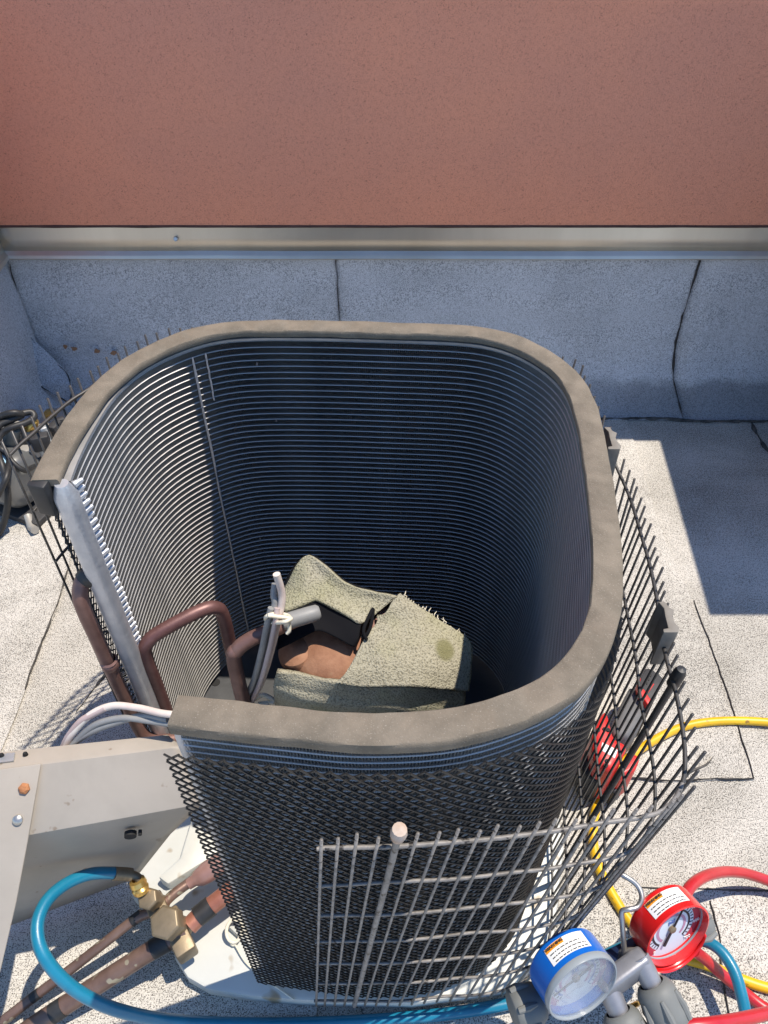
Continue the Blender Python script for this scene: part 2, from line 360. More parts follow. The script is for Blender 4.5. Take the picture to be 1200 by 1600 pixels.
seam(lift([G(1070, 1210), G(1100, 1196), G(1112, 1186)], .005), .006, roof, 18)

# ------------------------------------------------------------------ setting: stucco wall with upturn and flashing
WY = 2.13
XL, XR = -1.11, 4.0
wall = tag(empty('stucco_wall', (0.3, 2.2, 0)), 'red-brown stucco wall behind the coil with metal flashing and membrane upturn', 'wall')
mb = MB()
mb.box(((XL+XR)/2, WY+.15, (.640+1.27)/2), (XR-XL, .30, 1.27-.640))
build(mb, 'stucco_panel', M['stucco'], wall, bevel=.006)
mb = MB().box((-2.0, WY+.15, 2.25), (3.9, .30, 1.96)); build(mb, 'stucco_panel', M['stucco'], wall)  # unseen taller block added above the frame to shade the side wall
mb = MB().box(((XL+XR)/2, WY+.19, .30), (XR-XL, .20, .66)); build(mb, 'wall_core', M['bitumen'], wall)
def extr(sec, x0, x1, n=40, amp=0, seed=0):
    rows = []
    for i in range(n+1):
        x = x0+(x1-x0)*i/n; rows.append([Vector((x, y+amp*noise.noise(Vector((x*3+seed, z*5, 1))), z)) for y, z in sec])
    return MB().grid(rows)
build(MB().box((1.8, WY+.12, 1.285), (4.2, .30, .03)), 'coping', M['galv'], wall, bevel=.004)
fl = build(extr([(WY+.03, .648), (WY+.006, .643), (WY+.001, .606), (WY-.002, .570)], XL, XR, 120, .003), 'metal_flashing', M['galv'], wall, smooth=True, thick=.002)
build(extr([(WY-.002, .570), (WY-.014, .561), (WY-.018, .553), (WY-.010, .546)], XL, XR, 120, .003), 'drip_edge', M['galv'], fl, thick=.002)
build(MB().tube([Vector((XL+(XR-XL)*i/60, WY+.001, .6425+.0012*noise.noise(Vector((i*.9, 0, 3))))) for i in range(61)], [.0042*(1+.3*noise.noise(Vector((i*.7, 4, 1)))) for i in range(61)], 8), 'reveal_shade_strip', mat('reveal_shade', (.05, .024, .018), (.09, .045, .035), 40, rough=.8), wall, smooth=True)  # dark strip painted in for the shadow gap under the stucco
for x, z in ((-.60, .607),):
    build(MB().lathe([(0, .004), (.005, .004), (.007, 0)], (x, WY-.004, z), (0, -1, .4), 10), 'rivet', M['galv_plain'], fl, smooth=True)
sec = [(2.062, .004), (2.085, .020), (2.115, .075), (2.133, .13), (2.146, .20), (2.150, .32), (2.148, .45), (2.145, .575)]
def upturn(x0f, x1f, off, seed):
    rows = []; n = 30
    for i in range(n+1):
        t = i/n; r = []
        for y, z in crom([Vector((0, a, b)) for a, b in sec], 4) and [(q.y, q.z) for q in crom([Vector((0, a, b)) for a, b in sec], 4)]:
            xa = x0f(z); xb = x1f(z); x = xa+(xb-xa)*t
            r.append(Vector((x, y-off+.0018*noise.noise(Vector((x*4, z*6, seed))), z)))
        rows.append(r)
    return build(MB().grid(rows), 'membrane_upturn', M['upturn'], wall, smooth=True, thick=.004)
def edge(px):
    q = [PY(u, v, 2.146 if v < 570 else 2.12) for u, v in px]; q.sort(key=lambda p: p.z)
    def f(z):
        if z <= q[0].z: return q[0].x
        for a, b in zip(q, q[1:]):
            if z <= b.z: return a.x+(b.x-a.x)*(z-a.z)/(b.z-a.z)
        return q[-1].x
    return f
e1 = edge([(525, 410), (530, 500), (533, 560), (535, 640)])
e2 = edge([(1091, 410), (1070, 478), (1055, 533), (1052, 590), (1063, 652)])
upturn(lambda z: XL-.03, lambda z: e1(z)+.03, 0, 1); upturn(lambda z: e1(z), lambda z: e2(z)+.03, .004, 2); upturn(lambda z: e2(z), lambda z: XR, .008, 3)
ysec = lambda z: next((a[0]+(b[0]-a[0])*(z-a[1])/(b[1]-a[1]) for a, b in zip(sec, sec[1:]) if z <= b[1]), 2.145)
def wseam(f, z0, z1, wid, off, seed, amp=.003):
    pts = []
    for i in range(60):
        z = z0+(z1-z0)*i/59
        pts.append(Vector((f(z)+amp*noise.noise(Vector((z*30, seed, 0))), ysec(z)-off, z)))
    return build(ribbon(pts, wid, .003, seed, Vector((0, -1, .1)).normalized()), 'seam_bead', M['bitumen'], wall, smooth=True)
wseam(e1, .02, .55, .0015, .005, 21); wseam(e2, .01, .55, .0036, .010, 22)
seam(lift([Vector((.25, 2.064, 0)), Vector((.8, 2.064, 0)), Vector((.95, 2.066, 0)), Vector((1.05, 2.05, 0)), Vector((1.5, 2.052, 0)), Vector((2, 2.06, 0))], .006), .007, wall, 23)
seam(lift([Vector((-1.0, 2.064, 0)), Vector((-.5, 2.066, 0)), Vector((.25, 2.064, 0))], .006), .005, wall, 24)

side = tag(empty('side_wall', (XL-.15, 1.5, 0)), 'return wall meeting the stucco wall at the left corner', 'wall')
build(MB().box((XL-.17, (1.74+WY)/2, .96), (.30, WY-1.74, .64)), 'stucco_panel', M['stucco'], side)
build(MB().box((XL-.19, (1.74+WY)/2, .32), (.26, WY-1.74, .636)), 'wall_core', M['bitumen'], side)
def extr_y(sec, y0, y1, n=30, seed=0):
    rows = []
    for i in range(n+1):
        y = y0+(y1-y0)*i/n; rows.append([Vector((x+.003*noise.noise(Vector((y*4, z*6, seed))), y, z)) for x, z in sec])
    return MB().grid(rows)
ms = [(XL+.09, .004), (XL+.06, .03), (XL+.02, .09), (XL-.005, .16), (XL-.008, .3), (XL-.008, .575)]
build(extr_y([(q.x, q.z) for q in crom([Vector((a, 0, b)) for a, b in ms], 4)], 1.74, WY+.02, seed=4), 'membrane_upturn', M['upturn'], side, smooth=True, thick=.004)
f2 = build(extr_y([(XL-.03, .648), (XL-.006, .643), (XL-.001, .606), (XL+.002, .570)], 1.74, WY), 'metal_flashing', M['galv'], side, thick=.002)
build(extr_y([(XL+.002, .570), (XL+.014, .561), (XL+.018, .553), (XL+.010, .546)], 1.74, WY), 'drip_edge', M['galv'], f2, thick=.002)
corner = [PY(15, 412, 2.135), PY(30, 470, 2.135), PY(48, 527, 2.125)]
def bead(pts, wid, parent, seed, up):
    q = resample(crom(pts, 6), .012); q = [p+noise.noise_vector(Vector((p.x*40, p.z*40, seed)))*.003 for p in q]
    return build(ribbon(q, wid, .003, seed, up), 'seam_bead', M['bitumen'], parent, smooth=True)
upv = Vector((.35, -.85, .4)).normalized()
bead(corner, .002, side, 31, upv)
bead([PY(48, 527, 2.12), PY(52, 570, 2.09), PY(58, 598, 2.065), PY(85, 616, 2.05), PY(112, 632, 2.045)], .0035, side, 32, upv)
bead([PY(48, 527, 2.12), PY(70, 553, 2.11), PY(100, 578, 2.085), PY(110, 600, 2.06), PY(112, 630, 2.045)], .003, side, 33, upv)
build(MB().add([PY(46, 524, 2.125), PY(58, 600, 2.07), PY(112, 634, 2.05), PY(112, 600, 2.065), PY(100, 576, 2.09)], [(0, 1, 4), (1, 3, 4), (1, 2, 3)]), 'corner_patch', M['upturn'], side, thick=.003)
for i, (u, v) in enumerate(((102, 541), (116, 544), (70, 560), (151, 548), (178, 551))):
    c = PY(u, v, 2.136); r = .012
    pts = [c+Vector((math.cos(a)*r*random.uniform(.4, 1.2), -.001, math.sin(a)*r*random.uniform(.4, .9))) for a in [k*math.pi/4 for k in range(8)]]
    lab = ['leftmost upper brown leaf scrap stuck to the membrane upturn', 'brown leaf scrap just right of the first one on the upturn', 'lowest brown leaf scrap by the corner seam of the upturn', 'brown leaf scrap nearest the middle of the row on the upturn', 'faint brown leaf scrap closest to the coil on the upturn'][i]
    tag(build(MB().prism(pts, (0, -.004, .001)), 'leaf_scrap', M['leaf']), lab, 'leaf scrap', 'leaf scraps on the upturn')

# unseen rooftop unit added outside the frame to cast the shadow on the roof
ru = tag(empty('rooftop_unit', (1.8, 1.8, 0)), 'boxy unit added out of frame to cast the shadow at right', 'rooftop unit')
q0 = [(1.306, 1.398), (2.3, 1.398), (2.3, 2.04), (1.352, 2.04)]
build(MB().prism([Vector((x, y, .08)) for x, y in q0], (0, 0, 1.16)), 'cabinet', M['unit_paint'], ru, bevel=.01)
build(MB().prism([Vector((x, y, 1.243)) for x, y in ((1.300, 1.385), (2.3, 1.385), (2.3, 2.10), (1.352, 2.10))], (0, 0, .057)), 'lid', M['unit_paint'], ru)
build(MB().box((1.83, 1.72, .04), (.9, .6, .078)), 'curb', M['galv_plain'], ru)
for i in range(9): build(MB().box((1.8, 1.394, .3+i*.08), (.7, .012, .05)), 'louvre', M['unit_paint'], ru)

# ------------------------------------------------------------------ base pan
pan = tag(empty('base_pan', (-.08, .75, 0)), 'off-white steel base pan the coil stands on', 'base pan')
po = PP((470, 1564, .045), (395, 1558, .045), (325, 1547, .045), (292, 1528, .045), (273, 1498, .045), (262, 1440, .045), (205, 1402, .045))
po += [Vector((x, y, .045)) for x, y in ((-.515, .62), (-.525, .80), (-.52, 1.0), (-.47, 1.14), (-.36, 1.19), (.2, 1.19), (.33, 1.13), (.365, 1.0), (.36, .62), (.31, .44), (.22, .372), (.05, .352))]
build(MB().prism([Vector((p.x, p.y, .008)) for p in po], (0, 0, .037)), 'pan_floor', M['pan'], pan, bevel=.008)
def loft(rows, n=30, k=6):
    """rows of control points -> smooth grid"""
    rr = [resample(crom(r, 8), n=n) for r in rows]
    cols = [crom([r[j] for r in rr], k) for j in range(n)]
    return [[cols[j][i] for j in range(n)] for i in range(len(cols[0]))]
# raised pressed rib and stepped rail in front of the coil
build(MB().prism(PP((300, 1275, .075), (322, 1292, .075), (345, 1330, .075), (300, 1358, .075), (262, 1382, .075), (246, 1370, .075), (280, 1340, .075)), (0, 0, -.035)), 'raised_rib', M['pan'], pan, bevel=.006)
build(MB().prism(PP((420, 1480, .06), (465, 1540, .06), (380, 1470, .06), (352, 1445, .06), (380, 1410, .06)), (0, 0, -.02)), 'raised_rib', M['pan'], pan, bevel=.006)
build(MB().lathe([(0, .006), (.010, .006), (.013, 0)], P(781, 1041, .068), (0, 0, 1), 16), 'drain_plug', M['steel'], pan, smooth=True)
build(MB().lathe([(0, .003), (.010, .003), (.012, 0)], P(337, 1067, .062), (0, 0, 1), 16), 'pan_hole', M['dark'], pan)
build(MB().prism(PP((322, 1062, .06), (352, 1052, .06), (372, 1090, .06), (350, 1120, .06), (320, 1110, .06)), (0, 0, -.02)), 'raised_rib', M['pan'], pan, bevel=.004)

# ------------------------------------------------------------------ coil
MID = [(-.432, .757), (-.434, .80), (-.431, .87), (-.419, .955), (-.388, 1.025), (-.339, 1.078), (-.282, 1.112), (-.212, 1.123), (-.1, 1.122), (0, 1.117), (.12, 1.109), (.176, 1.096), (.223, 1.067), (.262, 1.020), (.283, .974), (.291, .925), (.291, .858), (.285, .782), (.275, .684), (.263, .605), (.251, .550), (.238, .512), (.22, .478), (.195, .447), (.165, .424), (.13, .408), (.09, .394), (.043, .386), (-.03, .384), (-.08, .389), (-.14, .396), (-.203, .404)]
path = resample(crom([Vector((x, y, 0)) for x, y in MID], 6), .008)
for _ in range(6): path = [path[0]]+[(a+b*2+c)/4 for a, b, c in zip(path, path[1:], path[2:])]+[path[-1]]
CC = Vector((-.08, .76, 0))
def normals(q):
    out = []; m = len(q)
    for i in range(m):
        t = (q[min(i+1, m-1)]-q[max(i-1, 0)]).normalized(); n = Vector((t.y, -t.x, 0))
        out.append(n if n.dot(q[i]-CC) > 0 else -n)
    return out
def offset(q, d): return [p+n*d for p, n in zip(q, normals(q))]
coil = tag(empty('condenser_coil', (-.08, .76, .062)), 'tall wrap-around aluminium condenser coil with grey-brown foam rim, open at its front-left corner', 'coil')
NT, PITCHZ, Z0 = 66, .0126, .086
cp = resample(path, .02); ci, cx = offset(cp, -.0135), offset(cp, .0135)
rows = []
for a, b in zip(ci, cx):
    z = Vector((0, 0, .0009)); m_ = (b-a).normalized()*.0012
    rows.append([a-z+m_, a, a+z+m_, b+z-m_, b, b-z-m_, a-z+m_])
build(MB().prism([Vector((p.x, p.y, .052)) for p in offset(cp, .004) if not (p.x < -.33 and p.y < .93) and not (p.x < -.14 and p.y < .6)]+[Vector((-.15, .55, .052)), Vector((-.22, .72, .052)), Vector((-.29, .84, .052))], (0, 0, .012)), 'inner_floor_plate', M['pan_dark'], pan)
tb = build(MB().grid(rows), 'flat_tube', M['tube'], coil, smooth=True, sharp=30)
tb.location = Vector((0, 0, Z0))*K
for i in range(1, NT):
    o = tb.copy(); COL.objects.link(o); o.location = Vector((0, 0, Z0+i*PITCHZ))*K
fp = resample(path, .0017); fi, fx = offset(fp, -.0131), offset(fp, .0131); rows = []
for k, (a, b) in enumerate(zip(fi, fx)):
    z = Vector((0, 0, .0013 if k % 2 else PITCHZ-.0013))
    rows.append([a+z, b+z])
fb = build(MB().grid(rows), 'fin_strip', M['fin'], coil)
fb.location = Vector((0, 0, Z0))*K
for i in range(1, NT-1):
    o = fb.copy(); COL.objects.link(o); o.location = Vector((0, 0, Z0+i*PITCHZ))*K
ZT = Z0+(NT-1)*PITCHZ     # about .905
# top plate under the foam
q = cp; build(MB().grid([[a+Vector((0, 0, ZT+.002)), b+Vector((0, 0, ZT+.002)), b+Vector((0, 0, ZT+.006)), a+Vector((0, 0, ZT+.006)), a+Vector((0, 0, ZT+.002))] for a, b in zip(offset(cp, -.014), offset(cp, .014))]), 'top_plate', M['tube'], coil)
# headers
def header(x, y, z0, z1, r):
    pts = [Vector((x, y, z0+(z1-z0)*i/40)) for i in range(41)]
    rs = [r*(1+.03*noise.noise(Vector((p.z*40, x, 0)))) for p in pts]; rs[0] *= .6; rs[-1] *= .55
    return build(MB().tube(pts, rs, 20), 'header_pipe', M['header'], coil, smooth=True, sharp=50)
h1 = header(-.424, .745, .075, .918, .0165); header(-.203, .404, .075, .905, .0125)
tooth = None
for i in range(NT):
    z = Z0+i*PITCHZ
    if tooth is None:
        tooth = build(MB().lathe([(.0001, -.004), (.006, -.003), (.0045, .006), (.003, .012), (.0001, .013)], (-.414, .758, 0), (.55, .8, 0), 8), 'tube_collar', M['header'], h1, smooth=True); o = tooth
    else: o = tooth.copy(); COL.objects.link(o)
    o.location = Vector((random.uniform(-.001, .001), random.uniform(-.001, .001), z))*K
# foam rim
fm = resample(path, .01)
ext0 = fm[0]+(fm[0]-fm[1]).normalized()*.014; ext1 = fm[-1]+(fm[-1]-fm[-2]).normalized()*.006
fm = [ext0]+fm+[ext1]
nn = normals(fm); m = len(fm)
prof = [(-.0168, .004), (-.0176, .008), (-.0172, .0138), (-.0158, .0155), (.0158, .0155), (.0176, .0138), (.0182, .007), (.0178, -.002), (.0150, -.002), (.0148, .004)]
rows = []
for i, (p, n) in enumerate(zip(fm, nn)):
    sh = .012*max(0, 1-i/26)      # at the left end the foam sits a little further out than the tubes
    wv = 1+.04*noise.noise(Vector((i*.11, 2, 0)))
    rows.append([p+n*(a*wv+sh+.0012*noise.noise(Vector((i*.35, a*300, 0))))+Vector((0, 0, ZT+.0065+b+.0012*noise.noise(Vector((i*.2, a*200, 5))))) for a, b in prof+prof[:1]])
mb = MB().grid(rows); k = len(prof)
mb.f += [tuple(range(k)), tuple(range((m-1)*(k+1), (m-1)*(k+1)+k))]
build(mb, 'foam_rim', M['foam'], coil, smooth=True, sharp=50)
e0 = P(60, 760, .92); 
build(MB().prism([Vector((x, y, .9255)) for x, y in ((-.466, .735), (-.440, .728), (-.436, .752), (-.462, .77))], (0, 0, -.055)), 'foam_end_block', M['black_ins'], coil, bevel=.004)  # shade on the foam end is put in with a black material
# vertical scratched seam strips on the inner face
def strip_at(u, v, z0, z1, r):
    d = P(u, v, .5)-Vector((0, 0, H)); best = None
    inn = offset(cp, -.0150)
    for a, b in zip(inn, inn[1:]):
        e = b-a; den = d.x*e.y-d.y*e.x
        if abs(den) < 1e-9: continue
        t = (a.x*e.y-a.y*e.x)/den; s = (a.x*d.y-a.y*d.x)/den
        if t > 0 and 0 <= s <= 1 and (best is None or t > best[0]): best = (t, a+e*s)
    p = best[1]
    pts = [Vector((p.x+.0012*noise.noise(Vector((z0+i*.31, 3, 1))), p.y, z0+(z1-z0)*i/24)) for i in range(25)]
    return build(MB().tube(pts, [r*(1+.5*noise.noise(Vector((i*.9, 7, u)))) for i in range(25)], 6), 'seam_strip', M['header'], coil, smooth=True)
strip_at(340, 750, .10, .895, .0022); strip_at(324, 568, .80, .895, .0017)
inn = offset(resample(path, .003), -.0150)
rnd = random.Random(5)
for k in range(34):
    p = inn[rnd.randrange(60, 520)]; z = rnd.uniform(.25, .88); n_ = (Vector((CC.x, CC.y, 0))-p).normalized(); t_ = Vector((-n_.y, n_.x, 0))
    h = rnd.uniform(.003, .009); wd = rnd.uniform(.0008, .002)
    q = p+Vector((0, 0, z))
    build(MB().add([q-t_*wd, q+t_*wd, q+t_*wd*.6+Vector((0, 0, h))+n_*.001, q-t_*wd*.5+Vector((0, 0, h*.8))+n_*.002], [(0, 1, 2, 3)]), 'bent_fin', M['header'], coil)
# expanded-metal wrap
mp = resample(offset(path, .026), .00775)
mp = [p for p in mp]
t1 = (mp[-1]-mp[-4]).normalized(); mp += [mp[-1]+t1*.00775*(i+1) for i in range(2)]
mn = normals(mp); Lm = len(mp); S = .00775; nz = int((.885-.062)/S); mb = MB()
for fam in (1, -1):
    for j in range(-nz, Lm+nz, 2):
        run = []
        for kz in range(nz+1):
            i = j+fam*kz
            if 0 <= i < Lm: run.append((mp[i]+mn[i]*(.0007*fam)+Vector((0, 0, .062+kz*S+.0006*random.uniform(-1, 1))), mn[i]))
        if len(run) < 2: continue
        vs = []; fs = []; mm = len(run)
        for a, (p, n) in enumerate(run):
            t = (run[min(a+1, mm-1)][0]-run[max(a-1, 0)][0]).normalized(); s = t.cross(n).normalized()
            vs += [p-s*.0010-n*.0008, p+s*.0010-n*.0008, p+s*.0010+n*.0008, p-s*.0010+n*.0008]
        for a in range(mm-1):
            o = a*4; fs += [(o+c, o+(c+1) % 4, o+4+(c+1) % 4, o+4+c) for c in range(4)]
        fs += [(0, 3, 2, 1), tuple(range(mm*4-4, mm*4))]
        mb.add(vs, fs)
tag(build(mb, 'diamond_mesh', M['mesh'], coil), None, kind='stuff')

# ------------------------------------------------------------------ pipes inside the open corner
def copper(name, pts, r, m, label=None, k=10, cat='pipe', parent=None):
    o = cable(name, pts, r, m, parent, 14, k)
    if label: tag(o, label, cat)
    return o
A = empty('header_pipe_stub', P(215, 1145, .30)); tag(A, 'aged copper pipe running down from the black sleeve on the left header', 'pipe')
st = Vector((-.424, .745, .735)); a1 = P(136, 902, .728); a2 = P(122, 930, .712)
dx = Vector((a2.x, a2.y, 0))
copper('pipe', [a1, P(127, 912, .722), a2+Vector((0, 0, -.02)), dx+Vector((0, 0, .60)), dx+Vector((.002, 0, .45)), dx+Vector((.004, 0, .34)), dx+Vector((.015, -.004, .30)), dx+Vector((.045, .0, .285)), dx+Vector((.10, .008, .285)), dx+Vector((.16, .012, .29))], .0118, M['copper'], parent=A)
build(MB().tube([st.lerp(a1, .25), st.lerp(a1, .45), st.lerp(a1, .8), a1, P(130, 908, .724)], [.0155, .0165, .0165, .0165, .0150], 16), 'sleeve', M['black_ins'], A, smooth=True)
build(MB().lathe([(.0118, -.010), (.0150, -.006), (.0150, .004), (.0135, .006), (.0150, .009), (.0118, .012)], dx+Vector((.003, 0, .535)), (0, 0, 1), 16), 'coupling', M['copper'], A, smooth=True)
B = P(300, 950, .55)
b1 = Vector((-.405, .757, 0)); b2 = Vector((-.284, .836, 0)); dv = (b2-b1).normalized()
copper('loop_pipe', [b1+Vector((0, 0, .20)), b1+Vector((0, 0, .4)), b1+Vector((0, 0, .51)), b1+dv*.012+Vector((0, 0, .542)), b1+dv*.04+Vector((0, 0, .553)), b2-dv*.04+Vector((0, 0, .558)), b2-dv*.010+Vector((0, 0, .548)), b2+Vector((0, 0, .515)), b2+Vector((0, 0, .4)), b2+Vector((0, 0, .07))], .0122, M['copper_dark'], 'dark copper pipe bent in a tall inverted U just left of the wire bundle')
c1 = Vector((-.247, .728, 0)); c2 = P(492, 958, .60); dv = Vector((c2.x-c1.x, c2.y-c1.y, 0)).normalized()
copper('discharge_pipe', [c1+Vector((0, 0, .07)), c1+Vector((0, 0, .3)), c1+Vector((0, 0, .53)), c1+dv*.010+Vector((0, 0, .565)), c1+dv*.035+Vector((0, 0, .582)), c1+dv*.07+Vector((0, 0, .588)), c2-dv*.02, c2], .0125, M['copper'], 'copper pipe bending from the pan over to the compressor under the wire bundle')

build(MB().tube([c2-dv*.055, c2-dv*.052, c2-dv*.01, c2+dv*.004, c2+dv*.008], [.0127, .0138, .0138, .0132, .010], 16), 'grey_sleeve', M['grey_ins'], bpy.data.objects['discharge_pipe'], smooth=True)

# ------------------------------------------------------------------ compressor and its blanket
cpz = Vector((-.078, .800, .068))
comp = tag(empty('compressor', cpz), 'rust-brown compressor dome standing inside the coil', 'compressor')
build(MB().lathe([(.085, 0), (.092, .01), (.092, .390), (.090, .395)], cpz, (0, 0, 1), 40), 'shell', M['shell_black'], comp, smooth=True)
build(MB().lathe([(.094, .385), (.098, .392), (.098, .408), (.093, .422), (.079, .440), (.055, .455), (.027, .462), (.0001, .464)], cpz, (0, 0, 1), 40), 'dome', M['shell'], comp, smooth=True, sharp=60)
build(MB().lathe([(.0001, .016), (.016, .014), (.030, .004), (.033, -.01)], P(462, 1018, .505), (-.25, -.1, 1), 24), 'dome_boss', M['shell'], comp, smooth=True)
build(MB().prism(PP((585, 965, 0.555), (603, 942, 0.555), (608, 952, 0.555), (588, 985, 0.555), (575, 1005, 0.555), (568, 996, 0.555)), (0, 0, -.05)), 'terminal_bracket', M['copper_pink'], comp, bevel=.003)
build(MB().tube(crom(PP((573, 1000, 0.560), (568, 985, 0.570), (577, 962, 0.580), (583, 952, 0.580), (580, 975, 0.570), (574, 990, 0.565), (565, 996, 0.560)), 6), .003, 8), 'terminal_loop', M['vinyl'], comp, smooth=True)
blk = tag(empty('sound_blanket', P(580, 1080, 0.080)), 'olive-grey pebbled sound blanket folded open around the compressor', 'blanket')
def sheet_rows(rows, n=44, k=8, amp=.003):
    g_ = loft(rows, n, k)
    return [[p+Vector((0, 0, 1))*amp*(noise.noise(p*16)*1.6+noise.noise(p*40)*.7) for p in r] for r in g_]
rowsA = [PP((596, 966, 0.562), (606, 952, 0.570), (622, 931, 0.577), (626, 932, 0.577)),
         PP((580, 986, 0.554), (612, 968, 0.560), (650, 962, 0.560), (690, 975, 0.542)),
         PP((563, 1014, 0.544), (612, 1005, 0.548), (670, 1000, 0.542), (731, 1004, 0.516)),
         PP((545, 1046, 0.532), (612, 1042, 0.534), (670, 1040, 0.528), (732, 1042, 0.498)),
         PP((524, 1068, 0.518), (600, 1072, 0.518), (660, 1074, 0.510), (728, 1078, 0.475))]
rowsA2 = [PP((432, 1052, 0.502), (480, 1056, 0.504), (524, 1068, 0.516), (600, 1073, 0.518), (660, 1075, 0.510), (728, 1079, 0.475)),
          PP((428, 1068, 0.475), (478, 1078, 0.485), (530, 1086, 0.492), (600, 1094, 0.488), (660, 1098, 0.475), (727, 1100, 0.445)),
          PP((428, 1088, 0.430), (470, 1106, 0.435), (530, 1116, 0.435), (600, 1122, 0.430), (660, 1124, 0.420), (724, 1122, 0.395)),
          PP((434, 1130, 0.200), (474, 1150, 0.200), (530, 1160, 0.200), (600, 1166, 0.200), (660, 1166, 0.190), (722, 1160, 0.170))]
build(MB().grid(sheet_rows(rowsA)), 'front_flap', M['pile'], blk, smooth=True, thick=.010)
build(MB().grid(sheet_rows(rowsA2)), 'front_skirt', M['pile'], blk, smooth=True, thick=.010)
rowsB = [PP((440, 925, 0.570), (462, 884, 0.605), (478, 868, 0.618), (492, 871, 0.618), (528, 902, 0.605), (548, 913, 0.600), (585, 924, 0.595), (621, 934, 0.585)),
         PP((441, 936, 0.575), (466, 910, 0.592), (480, 898, 0.600), (494, 898, 0.600), (528, 922, 0.592), (548, 932, 0.588), (578, 940, 0.583), (604, 946, 0.577)),
         PP((444, 952, 0.580), (470, 944, 0.585), (486, 938, 0.587), (496, 937, 0.587), (524, 952, 0.582), (546, 964, 0.578), (562, 973, 0.574), (574, 968, 0.572))]
build(MB().grid(sheet_rows(rowsB)), 'back_flap', M['pile'], blk, smooth=True, thick=.010)
bk = [P(*q) for q in ((440, 925, 0.570), (462, 884, 0.605), (478, 868, 0.618), (492, 871, 0.618), (528, 902, 0.605), (548, 913, 0.600), (585, 924, 0.595), (621, 934, 0.585), (690, 975, 0.542), (731, 1004, 0.516))]
rw = [[p+Vector((0, .004, -.012)) for p in bk], [Vector((p.x, p.y+.010, .36)) for p in bk], [Vector((p.x, p.y+.006, .09)) for p in bk]]
build(MB().grid(loft(rw, 40, 6)), 'back_skirt', M['vinyl'], blk, smooth=True, thick=.008)
lin = [PP((442, 956, .572), (470, 946, .578), (488, 940, .580), (497, 940, .580), (524, 954, .576), (546, 966, .573), (564, 975, .570)),
       PP((437, 988, .562), (470, 970, .566), (490, 963, .567), (500, 963, .567), (526, 976, .564), (548, 990, .560), (560, 998, .556)),
       PP((432, 1016, .548), (468, 998, .556), (490, 987, .558), (503, 986, .558), (528, 998, .553), (546, 1008, .548), (554, 1011, .545))]
build(MB().grid(loft(lin, 30, 6)), 'black_lining', M['vinyl'], blk, smooth=True, thick=.003)
for i in range(26):      # frayed edge of the flap
    t = i/25; p = P(626+100*t, 931+70*t, .577-.06*t); r = random.uniform(.004, .014)
    build(MB().tube([p, p+Vector((random.uniform(-.4, .6), .5, .7)).normalized()*r*.6, p+Vector((random.uniform(-.4, .6), .7, .6)).normalized()*r], [.0011, .0009, .0005], 5), 'frayed_thread', M['string'], blk)

# ------------------------------------------------------------------ wires
wb = tag(empty('wire_bundle', P(395, 1090, 0.320)), 'grey and cream wires tied together with cream string above the compressor', 'wires')
base = PP((392, 1098, 0.370), (410, 1062, 0.470), (424, 1015, 0.570), (434, 970, 0.645), (440, 945, 0.670))
def shift(l, d): return [p+Vector(d) for p in l]
cable('wire', base+PP((440, 925, 0.690), (432, 897, 0.725)), .0058, M['white_ins'], wb)
cable('wire', shift(base, (-.010, .004, 0))+PP((428, 930, 0.680), (430, 912, 0.695)), .0058, M['grey_ins'], wb)
cable('wire', shift(base, (-.003, -.009, .002))[:4]+PP((433, 950, 0.670)), .0048, M['pink_ins'], wb)
cable('wire', shift(base, (-.016, -.004, -.003))[:4]+PP((424, 950, 0.670)), .0055, M['grey_ins'], wb)
tie = [P(434+19*math.cos(a), 966+7*math.sin(a), .655+.012*math.sin(a*2)) for a in [k*.52 for k in range(26)]]
cable('string_tie', [P(418, 962, 0.670)]+tie+[P(452, 975, 0.650), P(452, 985, 0.640), P(448, 990, 0.635)], .0032, M['string'], wb, 7, 4)
cable('string_tail', PP((398, 1092, 0.370), (412, 1086, 0.380), (428, 1096, 0.370), (405, 1100, 0.370), (420, 1102, 0.370)), .0045, M['string'], wb, 7, 6)
hw = tag(empty('harness_wires', P(110, 1162, .33)), 'cream and grey wires looping out of the tan panel towards the coil end', 'wires')
cable('wire', PP((100, 1172, 0.460), (112, 1148, 0.488), (140, 1118, 0.520), (175, 1103, 0.537), (215, 1106, 0.542), (250, 1114, 0.548), (276, 1117, 0.551), (300, 1118, 0.548)), .0058, M['white_ins'], hw)
cable('wire', PP((108, 1174, 0.460), (122, 1155, 0.482), (150, 1132, 0.510), (190, 1122, 0.523), (230, 1126, 0.526), (276, 1133, 0.532)), .0052, M['grey_ins'], hw)
cable('wire', PP((104, 1176, 0.460), (120, 1158, 0.479), (150, 1140, 0.501), (185, 1128, 0.515), (225, 1118, 0.529), (262, 1124, 0.537)), .0052, M['grey_ins'], hw)
cable('wire', PP((98, 1170, 0.460), (106, 1152, 0.482), (125, 1128, 0.510), (145, 1116, 0.523), (165, 1106, 0.534)), .0054, M['pink_ins'], hw)

